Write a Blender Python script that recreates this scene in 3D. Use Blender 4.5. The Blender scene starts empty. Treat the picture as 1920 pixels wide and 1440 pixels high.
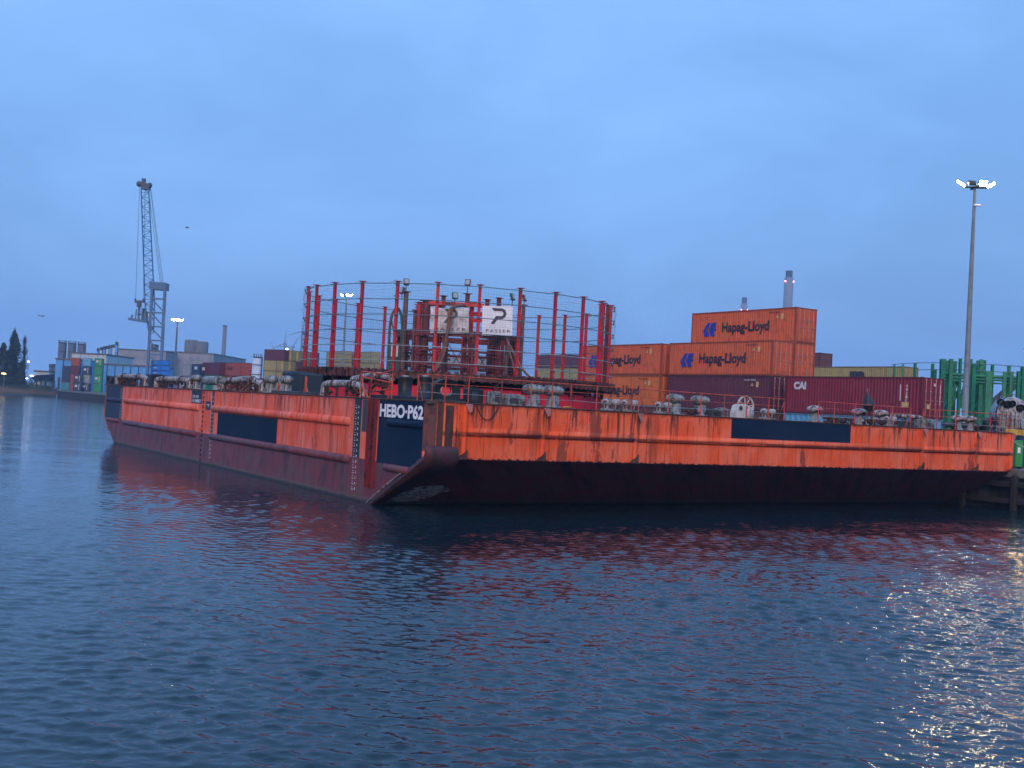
import bpy, math, random
from mathutils import Matrix, Vector
R = math.radians
rnd = random.Random(7)
S = bpy.context.scene
# ------------------------------------------------------------------ camera
HC, FPX, ROLL, PITCH = 4.52, 2046.0, math.atan(.0536), math.atan(44.4/2046)
cam = bpy.data.cameras.new('camera'); camo = bpy.data.objects.new('camera', cam)
S.collection.objects.link(camo); S.camera = camo
cam.sensor_width = 36; cam.lens = 36*FPX/1920; cam.clip_start = .5; cam.clip_end = 9000
CM = Matrix.Rotation(math.pi/2+PITCH, 4, 'X') @ Matrix.Rotation(ROLL, 4, 'Z')
camo.matrix_world = Matrix.Translation((0, 0, HC)) @ CM
# ------------------------------------------------------------------ sky
SUN_EL, SUN_AZ = R(24), R(186)          # azimuth from +Y clockwise: low, behind the camera
wo = bpy.data.worlds.new('World'); S.world = wo; wo.use_nodes = True
nt = wo.node_tree; nt.nodes.clear()
def N(nt, t, **k):
    n = nt.nodes.new(t)
    for a, b in k.items(): setattr(n, a, b)
    return n
out = N(nt, 'ShaderNodeOutputWorld'); bg = N(nt, 'ShaderNodeBackground'); sky = N(nt, 'ShaderNodeTexSky')
sky.sky_type = 'NISHITA'; sky.sun_disc = False; sky.sun_elevation = R(2); sky.sun_rotation = SUN_AZ; sky.air_density = 1.6; sky.ozone_density = 4
tc = N(nt, 'ShaderNodeTexCoord'); mp = N(nt, 'ShaderNodeMapping'); mp.inputs['Scale'].default_value = (1.1, 1.1, 2.6); mp.inputs['Rotation'].default_value = (.3, .25, 0)
n1 = N(nt, 'ShaderNodeTexNoise'); n1.inputs['Scale'].default_value = 2.3; n1.inputs['Detail'].default_value = 7; n1.inputs['Roughness'].default_value = .58
n1.inputs['Distortion'].default_value = .4
cr = N(nt, 'ShaderNodeValToRGB'); e = cr.color_ramp.elements
e[0].position = .36; e[0].color = (.156, .322, .635, 1); e[1].position = .66; e[1].color = (.208, .415, .80, 1)
sep = N(nt, 'ShaderNodeSeparateXYZ'); mr = N(nt, 'ShaderNodeMapRange'); mr.inputs[1].default_value = .08; mr.inputs[2].default_value = .4; mr.inputs[3].default_value = .96; mr.inputs[4].default_value = 1.24
mul = N(nt, 'ShaderNodeVectorMath', operation='SCALE'); sc2 = N(nt, 'ShaderNodeVectorMath', operation='SCALE'); sc2.inputs['Scale'].default_value = .05
add = N(nt, 'ShaderNodeVectorMath', operation='ADD')
lk = nt.links.new
lk(tc.outputs['Generated'], mp.inputs[0]); lk(mp.outputs[0], n1.inputs['Vector']); lk(n1.outputs[0], cr.inputs[0])
mz = N(nt, 'ShaderNodeMapRange'); mz.inputs[1].default_value = .4; mz.inputs[2].default_value = .95; mz.inputs[3].default_value = 1; mz.inputs[4].default_value = 1.9; mm = N(nt, 'ShaderNodeMath', operation='MULTIPLY')   # an overcast sky is brighter overhead
lk(tc.outputs['Generated'], sep.inputs[0]); lk(sep.outputs[2], mr.inputs[0]); lk(sep.outputs[2], mz.inputs[0]); lk(mr.outputs[0], mm.inputs[0]); lk(mz.outputs[0], mm.inputs[1])
lk(cr.outputs[0], mul.inputs[0]); lk(mm.outputs[0], mul.inputs['Scale']); lk(sky.outputs[0], sc2.inputs[0])
lk(mul.outputs[0], add.inputs[0]); lk(sc2.outputs[0], add.inputs[1]); lk(add.outputs[0], bg.inputs[0]); bg.inputs[1].default_value = .85; lk(bg.outputs[0], out.inputs[0])
# ------------------------------------------------------------------ sun (soft, overcast dusk)
sl = bpy.data.lights.new('sun', 'SUN'); sl.energy = 1.5; sl.angle = R(24); sl.color = (1, .66, .42)
slo = bpy.data.objects.new('sun', sl); S.collection.objects.link(slo)
dv = Vector((math.sin(SUN_AZ)*math.cos(SUN_EL), math.cos(SUN_AZ)*math.cos(SUN_EL), math.sin(SUN_EL)))
slo.rotation_euler = dv.to_track_quat('Z', 'Y').to_euler()
S.view_settings.view_transform = 'Standard'; S.view_settings.look = 'None'; S.view_settings.gamma = 1
S.view_settings.exposure = 0.5; S.view_settings.use_curve_mapping = False
S.cycles.use_denoising = True; S.cycles.sample_clamp_indirect = 6; S.cycles.max_bounces = 6; S.cycles.transparent_max_bounces = 16
S.cycles.caustics_reflective = True; S.cycles.caustics_refractive = False
# ------------------------------------------------------------------ pixel -> world (photo measured at 1920 x 1440)
def ray(px, py): return CM.to_3x3() @ Vector(((px-960)/FPX, -(py-720)/FPX, -1))
def atz(px, py, z): d = ray(px, py); return Vector((0, 0, HC)) + d*((z-HC)/d.z)
def aty(px, py, y): d = ray(px, py); return Vector((0, 0, HC)) + d*(y/d.y)
TH = R(32.75); BC = Vector((-3.255, 43.617, 0)); BM = Matrix.Translation(BC) @ Matrix.Rotation(TH, 4, 'Z')
def W(x, y, z): return BM @ Vector((x, y, z))
BI = BM.inverted()
def onplane(px, py, axis, val):        # point of the barge frame on a plane x=val or y=val
    o = BI @ Vector((0, 0, HC)); d = BI.to_3x3() @ ray(px, py); i = 'xy'.index(axis)
    return o + d*((val-o[i])/d[i])
def hor(px): return aty(px, 720, 100)
# ------------------------------------------------------------------ materials
MATS = {}
def newmat(name):
    m = bpy.data.materials.new(name); m.use_nodes = True; nt = m.node_tree; b = nt.nodes['Principled BSDF']; MATS[name] = m
    return m, nt, b
def noise(nt, vec, sc, det=3, rough=.55):
    n = N(nt, 'ShaderNodeTexNoise'); n.inputs['Scale'].default_value = sc; n.inputs['Detail'].default_value = det; n.inputs['Roughness'].default_value = rough
    nt.links.new(vec, n.inputs['Vector']); return n.outputs[0]
def ramp(nt, f, a, b, lo=0, hi=1):
    r = N(nt, 'ShaderNodeMapRange'); r.inputs[1].default_value = a; r.inputs[2].default_value = b; r.inputs[3].default_value = lo; r.inputs[4].default_value = hi
    nt.links.new(f, r.inputs[0]); return r.outputs[0]
def math_(nt, op, a, b=None, c=None):
    m = N(nt, 'ShaderNodeMath', operation=op)
    for i, x in enumerate((a, b, c)):
        if x is None: continue
        if isinstance(x, (int, float)): m.inputs[i].default_value = x
        else: nt.links.new(x, m.inputs[i])
    return m.outputs[0]
def mixc(nt, f, a, b):
    m = N(nt, 'ShaderNodeMix', data_type='RGBA')
    if isinstance(f, (int, float)): m.inputs[0].default_value = f
    else: nt.links.new(f, m.inputs[0])
    for i, x in ((6, a), (7, b)):
        if isinstance(x, tuple): m.inputs[i].default_value = x+(1,) if len(x) == 3 else x
        else: nt.links.new(x, m.inputs[i])
    return m.outputs[2]
def comb(nt, x, y, z=0):
    c = N(nt, 'ShaderNodeCombineXYZ')
    for i, v in enumerate((x, y, z)):
        if isinstance(v, (int, float)): c.inputs[i].default_value = v
        else: nt.links.new(v, c.inputs[i])
    return c.outputs[0]
def objc(nt):
    t = N(nt, 'ShaderNodeTexCoord'); s = N(nt, 'ShaderNodeSeparateXYZ'); nt.links.new(t.outputs['Object'], s.inputs[0])
    return t.outputs['Object'], s.outputs[0], s.outputs[1], s.outputs[2]
def bumpn(nt, b, h, st, dist=.02):
    bm = N(nt, 'ShaderNodeBump'); bm.inputs['Strength'].default_value = st; bm.inputs['Distance'].default_value = dist
    nt.links.new(h, bm.inputs['Height']); nt.links.new(bm.outputs[0], b.inputs['Normal'])
def paint(name, col, dirt=(.09, .045, .03), amt=.35, rough=.55, metal=0, sc=1.2, streak=2.0, spec=.35):
    """worn paint: base colour, faded patches and dirt that runs down"""
    if name in MATS: return MATS[name]
    m, nt, b = newmat(name); v, x, y, z = objc(nt)
    h = math_(nt, 'ADD', x, y)
    sv = comb(nt, math_(nt, 'MULTIPLY', h, 3.2*streak), math_(nt, 'MULTIPLY', z, .35), math_(nt, 'SUBTRACT', x, y))
    f1 = ramp(nt, noise(nt, sv, sc, 4, .6), .48, .66); f2 = ramp(nt, noise(nt, v, sc*1.7, 5, .65), .5, .62)
    f = math_(nt, 'MULTIPLY', math_(nt, 'MAXIMUM', f1, f2), amt*1.6)
    fad = ramp(nt, noise(nt, v, sc*.35, 2), .3, .7, 0, .35)
    c = mixc(nt, fad, tuple(col), tuple(min(1, q*.8+.03) for q in col))
    c = mixc(nt, f, c, dirt); nt.links.new(c, b.inputs['Base Color'])
    b.inputs['Roughness'].default_value = rough; b.inputs['Metallic'].default_value = metal; b.inputs['Specular IOR Level'].default_value = spec
    bumpn(nt, b, noise(nt, v, sc*9, 3), .25, .01)
    return m
def hull(name, col, zb, pale, stain=1.0, jag=.12, dark=(.045, .018, .014)):
    """barge plating: rust runs from the deck edge, weld seams, chips along the lower edge"""
    m, nt, b = newmat(name); v, x, y, z = objc(nt); h = math_(nt, 'SUBTRACT', x, y)
    mu = lambda a, k: math_(nt, 'MULTIPLY', a, k)
    st = noise(nt, comb(nt, mu(h, 4.2), mu(z, .33)), 1, 5, .62)
    st2 = noise(nt, comb(nt, mu(h, 1.3), mu(z, .1), 3.3), 1, 4, .6)
    st3 = noise(nt, comb(nt, mu(h, 16), mu(z, .5), 8), 1, 3, .6)
    pat = ramp(nt, noise(nt, comb(nt, mu(h, .33), mu(z, .12), 5), 1, 3), .4, .62)
    top = ramp(nt, z, 3.2, 4.6, .15, 1)
    f = math_(nt, 'MULTIPLY', ramp(nt, st, .535, .60), math_(nt, 'ADD', math_(nt, 'MULTIPLY', top, .75), mu(pat, .35)))
    f = math_(nt, 'MAXIMUM', f, mu(math_(nt, 'MULTIPLY', ramp(nt, st2, .56, .64), pat), .6))
    f = math_(nt, 'ADD', f, mu(ramp(nt, st3, .54, .66), .13))
    rim = math_(nt, 'ADD', z, mu(noise(nt, comb(nt, mu(h, 3), mu(z, 1.5), 9), 1, 4, .7), .5))
    f = math_(nt, 'MAXIMUM', f, ramp(nt, rim, 4.68, 4.86, 0, .85))
    f = math_(nt, 'MINIMUM', math_(nt, 'MULTIPLY', f, stain), .93)
    c = mixc(nt, ramp(nt, noise(nt, comb(nt, mu(h, .8), mu(z, .45), 1), 1, 3), .42, .58, 0, .8), col, pale)
    c = mixc(nt, ramp(nt, noise(nt, comb(nt, mu(h, 9), mu(z, .25), 21), 1, 2), .42, .6, 0, .12), c, tuple(q*.5 for q in col))
    c = mixc(nt, f, c, dark)
    big = noise(nt, comb(nt, mu(h, .55), mu(z, .16), 40), 1, 2, .5); edge = noise(nt, comb(nt, mu(h, 4), mu(z, 1.1), 44), 1, 6, .8)
    bs = ramp(nt, math_(nt, 'ADD', mu(big, .72), mu(edge, .28)), .625, .64)
    c = mixc(nt, math_(nt, 'MULTIPLY', mu(bs, .7), stain), c, (.10, .028, .02))
    chip = ramp(nt, noise(nt, comb(nt, mu(h, 6), mu(z, 2.6), 51), 1, 6, .8), .615, .63); c = mixc(nt, mu(chip, .75*stain), c, (.055, .022, .02))
    blob = ramp(nt, noise(nt, comb(nt, mu(h, 2.6), mu(z, 3.2), 14), 1, 4, .7), .69, .72)
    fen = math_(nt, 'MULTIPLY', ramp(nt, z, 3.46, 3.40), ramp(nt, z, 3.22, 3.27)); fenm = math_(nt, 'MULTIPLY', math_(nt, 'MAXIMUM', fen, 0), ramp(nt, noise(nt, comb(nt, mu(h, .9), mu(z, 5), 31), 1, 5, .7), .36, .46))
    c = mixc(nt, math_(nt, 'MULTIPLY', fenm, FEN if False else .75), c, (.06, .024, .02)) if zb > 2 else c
    c = mixc(nt, mu(blob, .85), c, (.025, .014, .014))
    seam = math_(nt, 'LESS_THAN', math_(nt, 'FRACT', math_(nt, 'DIVIDE', h, 2.63)), .012)
    c = mixc(nt, mu(seam, .55), c, dark)
    if jag:
        e = math_(nt, 'ADD', mu(noise(nt, comb(nt, mu(h, 4.2), mu(z, .4), 2), 1, 6, .8), jag*4), zb-jag*1.7)
        c = mixc(nt, math_(nt, 'LESS_THAN', z, e), c, (.03, .014, .015))
    nt.links.new(c, b.inputs['Base Color']); b.inputs['Roughness'].default_value = .62; b.inputs['Specular IOR Level'].default_value = .25
    bumpn(nt, b, math_(nt, 'ADD', noise(nt, v, 1.1, 3), mu(f, .2)), .6, .09)
    return m
def glow(name, col, st):
    m, nt, b = newmat(name); b.inputs['Base Color'].default_value = (.8, .8, .8, 1)
    b.inputs['Emission Color'].default_value = col+(1,); b.inputs['Emission Strength'].default_value = st; return m
# ------------------------------------------------------------------ mesh builder
class MB:
    def __init__(s, M=None): s.v = []; s.f = []; s.m = []; s.s = []; s.M = M or Matrix()
    def add(s, vs, fs, mi=0, sm=False):
        o = len(s.v); s.v += [tuple(s.M @ Vector(p)) for p in vs]
        for f in fs: s.f.append(tuple(i+o for i in f)); s.m.append(mi); s.s.append(sm)
        return s
    def box(s, x0, y0, z0, x1, y1, z1, mi=0):
        return s.add([(x0, y0, z0), (x1, y0, z0), (x1, y1, z0), (x0, y1, z0), (x0, y0, z1), (x1, y0, z1), (x1, y1, z1), (x0, y1, z1)],
                     [(0, 3, 2, 1), (4, 5, 6, 7), (0, 1, 5, 4), (1, 2, 6, 5), (2, 3, 7, 6), (3, 0, 4, 7)], mi)
    def bevbox(s, x0, y0, z0, x1, y1, z1, b=.03, mi=0):
        vs = []
        for z, k in ((z0, b), (z0+b, 0), (z1-b, 0), (z1, b)):
            X0, X1, Y0, Y1 = x0+k, x1-k, y0+k, y1-k
            vs += [(X0+b, Y0, z), (X1-b, Y0, z), (X1, Y0+b, z), (X1, Y1-b, z), (X1-b, Y1, z), (X0+b, Y1, z), (X0, Y1-b, z), (X0, Y0+b, z)]
        fs = [tuple(range(7, -1, -1)), tuple(range(24, 32))]
        for r in range(3): fs += [(r*8+i, r*8+(i+1) % 8, r*8+8+(i+1) % 8, r*8+8+i) for i in range(8)]
        return s.add(vs, fs, mi)
    def tube(s, pts, r, n=8, mi=0, cap=True, sm=True):
        pts = [Vector(p) for p in pts]; rs = r if isinstance(r, (list, tuple)) else [r]*len(pts); vs = []; up = None
        for i, p in enumerate(pts):
            t = ((pts[i+1]-p) if i == 0 else (p-pts[i-1]) if i == len(pts)-1 else (pts[i+1]-p).normalized()+(p-pts[i-1]).normalized()).normalized()
            if up is None: up = Vector((0, 0, 1)) if abs(t.z) < .9 else Vector((1, 0, 0))
            a = t.cross(up).normalized(); b = a.cross(t); up = b
            vs += [p+(a*math.cos(2*math.pi*k/n)+b*math.sin(2*math.pi*k/n))*rs[i] for k in range(n)]
        fs = [(i*n+k, i*n+(k+1) % n, (i+1)*n+(k+1) % n, (i+1)*n+k) for i in range(len(pts)-1) for k in range(n)]
        s.add(vs, [f[::-1] for f in fs], mi, sm)
        if cap: s.add(vs[:n], [tuple(range(n))], mi); s.add(vs[-n:], [tuple(range(n-1, -1, -1))], mi)
        return s
    def bar(s, p, q, w, h=None, mi=0):
        h = h or w; p, q = Vector(p), Vector(q); t = (q-p).normalized(); up = Vector((0, 0, 1)) if abs(t.z) < .95 else Vector((0, 1, 0))
        a = t.cross(up).normalized()*w/2; b = a.cross(t).normalized()*h/2
        return s.add([p-a-b, p+a-b, p+a+b, p-a+b, q-a-b, q+a-b, q+a+b, q-a+b], [(0, 1, 2, 3), (7, 6, 5, 4), (0, 4, 5, 1), (1, 5, 6, 2), (2, 6, 7, 3), (3, 7, 4, 0)], mi)
    def lathe(s, prof, n=20, c=(0, 0, 0), mi=0, a0=0, a1=360, sm=True, axis='z'):
        full = abs(a1-a0) >= 360; m = n if full else n+1; vs = []
        for r, z in prof:
            for k in range(m):
                a = R(a0+(a1-a0)*k/n); p = (r*math.cos(a), r*math.sin(a), z)
                if axis == 'y': p = (p[0], p[2], p[1])
                if axis == 'x': p = (p[2], p[0], p[1])
                vs.append((p[0]+c[0], p[1]+c[1], p[2]+c[2]))
        fs = []
        for i in range(len(prof)-1):
            for k in range(n if full else n):
                k2 = (k+1) % m if full else k+1
                q = (i*m+k, i*m+k2, (i+1)*m+k2, (i+1)*m+k); fs.append(q if axis != 'y' else q[::-1])
        return s.add(vs, fs, mi, sm)
    def prism(s, poly, d, M=None, mi=0):
        """outline in a plane, extruded by vector d (outline given as 3-D points)"""
        n = len(poly); P = [Vector(p) for p in poly]; d = Vector(d)
        return s.add([p for p in P]+[p+d for p in P], [tuple(range(n-1, -1, -1)), tuple(range(n, 2*n))]+[(i, (i+1) % n, (i+1) % n+n, i+n) for i in range(n)], mi)
    def blob(s, c, rx, ry, rz, n=10, mi=0, jit=0):
        vs = []; rows = max(4, n//2)
        for i in range(rows+1):
            for k in range(n):
                t = math.pi*i/rows; a = 2*math.pi*k/n; j = 1+(rnd.uniform(-jit, jit) if jit else 0)
                vs.append((c[0]+rx*j*math.sin(t)*math.cos(a), c[1]+ry*j*math.sin(t)*math.sin(a), c[2]+rz*j*math.cos(t)))
        return s.add(vs, [(i*n+k, (i+1)*n+k, (i+1)*n+(k+1) % n, i*n+(k+1) % n) for i in range(rows) for k in range(n)], mi, True)
    def build(s, name, mats, parent=None, M=None):
        me = bpy.data.meshes.new(name); me.from_pydata(s.v, [], s.f)
        for m in (mats if isinstance(mats, (list, tuple)) else [mats]): me.materials.append(m)
        me.polygons.foreach_set('material_index', s.m); me.polygons.foreach_set('use_smooth', s.s); me.update()
        o = bpy.data.objects.new(name, me); S.collection.objects.link(o)
        if parent: o.parent = parent
        if M is not None: o.matrix_world = M
        return o
def tag(o, label=None, cat=None, group=None, kind=None):
    for k, v in (('label', label), ('category', cat), ('group', group), ('kind', kind)):
        if v: o[k] = v
    return o
def thing(name, label, cat, M, group=None):
    o = bpy.data.objects.new(name, None); S.collection.objects.link(o); o.empty_display_size = .2
    o.matrix_world = M; return tag(o, label, cat, group)
KIDS = {}
def children(o): return [c for c in bpy.data.objects if c.parent == o]
def dup(root, M, label, cat=None, group=None):
    def cp(o, par):
        c = o.copy(); S.collection.objects.link(c); c.parent = par
        for ch in kids[o.name]: cp(bpy.data.objects[ch], c)
        return c
    kids = {}
    def walk(o):
        kids[o.name] = [c.name for c in children(o)]
        for n in kids[o.name]: walk(bpy.data.objects[n])
    walk(root)
    r = cp(root, None); r.matrix_world = M; r['label'] = label
    if cat: r['category'] = cat
    if group: r['group'] = group
    return r
def LM(x, y, z, rz=0): return BM @ Matrix.Translation((x, y, z)) @ Matrix.Rotation(rz, 4, 'Z')
def WM(p, rz=0): return Matrix.Translation(p) @ Matrix.Rotation(rz, 4, 'Z')
def text(mb_or_none, body, O, X, Y, w, h, depth=.008, bold=0, mi=0, cap=True):
    """letters fitted to w x h with lower left at O, running along X, up along Y; returns an MB"""
    cu = bpy.data.curves.new('t', 'FONT'); cu.body = body; cu.offset = bold; cu.space_character = 1.35 if body == 'PASSER' else 1.0; cu.resolution_u = 3
    ob = bpy.data.objects.new('t', cu); S.collection.objects.link(ob)
    dg = bpy.context.evaluated_depsgraph_get(); me = bpy.data.meshes.new_from_object(ob.evaluated_get(dg))
    vs = [v.co.copy() for v in me.vertices]; fs = [tuple(p.vertices) for p in me.polygons]
    bpy.data.objects.remove(ob); bpy.data.curves.remove(cu); bpy.data.meshes.remove(me)
    x0 = min(v.x for v in vs); x1 = max(v.x for v in vs); y0 = min(v.y for v in vs); y1 = max(v.y for v in vs)
    X = Vector(X); Y = Vector(Y); Z = X.cross(Y).normalized()*depth; O = Vector(O); mb = mb_or_none or MB()
    P = [O+X*((v.x-x0)/(x1-x0)*w)+Y*((v.y-y0)/(y1-y0)*h)+Z for v in vs]
    mb.add(P, fs, mi); mb.add([p-Z*.9 for p in P], [f[::-1] for f in fs], mi)
    return mb
def smooth(P, k=6):
    P = [Vector(p) for p in P]; Q = [P[0]]
    for i in range(len(P)-1):
        a, b, c, d = P[max(0, i-1)], P[i], P[i+1], P[min(len(P)-1, i+2)]
        for j in range(1, k+1):
            t = j/k; Q.append(.5*((2*b)+(c-a)*t+(2*a-5*b+4*c-d)*t*t+(3*b-a-3*c+d)*t**3))
    return Q
# ================================================================== colours
ORANGE = (.80, .10, .028); MAROON = (.13, .022, .026)
m_bow = hull('bow_orange', (.78, .098, .022), 2.3, (.80, .17, .08), 1.0, .13)
m_side = hull('side_orange', (.76, .105, .045), 1.9, (.78, .20, .13), .75, 0)
m_navy = paint('navy_paint', (.001, .013, .040), (.008, .016, .03), .3, .6, spec=.12)
m_slate = paint('slate_paint', (.024, .042, .082), (.04, .035, .05), .3, .6, spec=.15)
m_black = paint('black_paint', (.008, .010, .014), (.03, .02, .02), .3, .5)
m_white = paint('white_paint', (.80, .80, .80), (.35, .25, .2), .12, .5)
m_draftw = paint('draft_white', (.7, .7, .72), (.2, .1, .1), .3, .6)
m_rust = paint('rust_brown', (.085, .035, .024), (.028, .014, .012), .6, .8)
m_pipew = paint('worn_white_pipe', (.40, .36, .34), (.05, .022, .018), 1.0, .7, sc=2.0)
m_grey = paint('bollard_grey', (.25, .265, .26), (.06, .045, .035), .7, .6, sc=2)
m_dkgrey = paint('dark_grey', (.05, .055, .062), (.03, .02, .02), .4, .7)
m_rail = paint('rail_orange', (.55, .075, .03), (.12, .04, .03), .6, .6)
m_deck = paint('deck_steel', (.10, .06, .05), (.03, .025, .022), .7, .8)
m_red = paint('ring_red', (.62, .008, .022), (.10, .01, .015), .45, .42)
m_drum = paint('drum_red', (.68, .008, .03), (.2, .012, .02), .35, .45)
m_dkred = paint('dark_red_steel', (.20, .014, .02), (.05, .012, .012), .6, .6)
m_rack = paint('rack_steel', (.12, .035, .03), (.015, .01, .01), .6, .6)
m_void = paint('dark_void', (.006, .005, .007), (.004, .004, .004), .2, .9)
m_net = paint('net_twine', (.10, .17, .16), (.05, .08, .08), .3, .9)
m_tubeb = paint('scaffold_tube', (.10, .16, .20), (.05, .06, .07), .3, .5)
m_tubeg = paint('galvanised', (.34, .35, .36), (.12, .11, .1), .3, .4, .3)
m_teal = paint('teal_steel', (.012, .10, .085), (.01, .03, .03), .4, .5)
m_green = paint('green_steel', (.010, .20, .090), (.01, .06, .04), .35, .5)
m_lgreen = paint('bright_green', (.035, .26, .05), (.04, .15, .04), .3, .5)
m_brown = paint('brown_steel', (.16, .06, .045), (.05, .02, .02), .5, .6)
m_hose = paint('hose_brown', (.24, .085, .045), (.08, .03, .02), .5, .7)
m_rub = paint('rubber', (.01, .01, .012), (.03, .025, .02), .3, .8)
m_conc = paint('concrete', (.15, .16, .165), (.06, .06, .06), .5, .9)
m_conc2 = paint('quay_apron', (.13, .13, .135), (.05, .05, .05), .5, .9)
m_timber = paint('timber', (.02, .02, .02), (.02, .02, .02), .5, .9)
m_pile = paint('sheet_pile', (.022, .028, .035), (.04, .02, .015), .5, .8)
m_yel = paint('yellow_steel', (.55, .33, .03), (.15, .08, .03), .4, .6)
m_cream = paint('cream_paint', (.62, .58, .50), (.25, .14, .08), .35, .6)
m_lower = None
def lower_hull_mat():
    m, nt, b = newmat('antifouling'); v, x, y, z = objc(nt); h = math_(nt, 'SUBTRACT', x, y); mu = lambda a, k: math_(nt, 'MULTIPLY', a, k)
    st = ramp(nt, noise(nt, comb(nt, mu(h, 1.8), mu(z, .3)), 1, 4, .65), .42, .68)
    bl = ramp(nt, noise(nt, v, .8, 5, .65), .45, .68)
    c = mixc(nt, st, (.185, .032, .040), (.10, .022, .030)); c = mixc(nt, mu(bl, .75), c, (.10, .07, .06)); c = mixc(nt, ramp(nt, noise(nt, comb(nt, mu(h, 1.1), mu(math_(nt, 'ADD', y, z), .5), 7), 1, 5, .7), .52, .6, 0, .7), c, (.045, .016, .02))
    wl = math_(nt, 'ADD', z, mu(noise(nt, comb(nt, mu(h, 1.6), 0), 1, 4, .7), .3))
    c = mixc(nt, mu(math_(nt, 'LESS_THAN', wl, .42), .5), c, (.10, .085, .07))
    c = mixc(nt, mu(math_(nt, 'LESS_THAN', wl, .26), .8), c, (.014, .018, .014))
    nt.links.new(c, b.inputs['Base Color']); b.inputs['Roughness'].default_value = .55
    bumpn(nt, b, noise(nt, v, 1.5, 4), .4, .04); return m
m_lower = lower_hull_mat()
# ================================================================== water
def water():
    m, nt, b = newmat('harbour_water'); t = N(nt, 'ShaderNodeTexCoord'); v = t.outputs['Object']
    def wv(rot, sx, sy, sc, det, dist=0):
        p = N(nt, 'ShaderNodeMapping'); p.inputs['Rotation'].default_value = (0, 0, rot); p.inputs['Scale'].default_value = (sx, sy, 1); nt.links.new(v, p.inputs[0])
        n = N(nt, 'ShaderNodeTexNoise'); n.inputs['Scale'].default_value = sc; n.inputs['Detail'].default_value = det; n.inputs['Roughness'].default_value = .5; n.inputs['Distortion'].default_value = dist
        nt.links.new(p.outputs[0], n.inputs['Vector']); return n.outputs[0]
    def ridge(f): return math_(nt, 'SUBTRACT', 1, math_(nt, 'ABSOLUTE', math_(nt, 'SUBTRACT', math_(nt, 'MULTIPLY', f, 2), 1)))
    a = wv(R(-14), .75, 1.5, .62, 3, .5); c = wv(R(18), .9, 1.5, 1.8, 2, .5); d = wv(R(-35), 1, 1.3, 5.5, 2); g = wv(0, 1, 1.6, .12, 1)
    calm = ramp(nt, wv(R(30), 1, 2.6, .045, 3), .38, .62, .6, 1.3)
    sx_ = N(nt, 'ShaderNodeSeparateXYZ'); nt.links.new(v, sx_.inputs[0]); lee = math_(nt, 'SUBTRACT', sx_.outputs[0], math_(nt, 'MULTIPLY', sx_.outputs[1], .12))
    calm = math_(nt, 'MULTIPLY', calm, ramp(nt, lee, -24, 2, .42, 1))
    far_ = ramp(nt, sx_.outputs[1], 40, 130, 0, 1)          # the near water is real wave geometry, only the far water is all bump
    big_ = math_(nt, 'MULTIPLY', far_, math_(nt, 'MULTIPLY', ridge(a), WAV[0])); mid_ = math_(nt, 'MULTIPLY', ridge(c), math_(nt, 'ADD', WAV[1]*.22, math_(nt, 'MULTIPLY', far_, WAV[1]*.8)))
    hsum = math_(nt, 'ADD', math_(nt, 'ADD', big_, mid_), math_(nt, 'ADD', math_(nt, 'MULTIPLY', d, WAV[2]), math_(nt, 'MULTIPLY', g, .25)))
    bm = N(nt, 'ShaderNodeBump'); bm.inputs['Distance'].default_value = 1.0; nt.links.new(calm, bm.inputs['Strength']); nt.links.new(hsum, bm.inputs['Height'])
    nt.links.new(bm.outputs[0], b.inputs['Normal'])
    b.inputs['Base Color'].default_value = (.004, .015, .020, 1); b.inputs['Roughness'].default_value = .07; b.inputs['IOR'].default_value = 1.333
    return m
WAV = (.105, .052, .016)
def plane(name, x0, y0, x1, y1, z, m):
    return MB().add([(x0, y0, z), (x1, y0, z), (x1, y1, z), (x0, y1, z)], [(0, 1, 2, 3)]).build(name, m)
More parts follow.
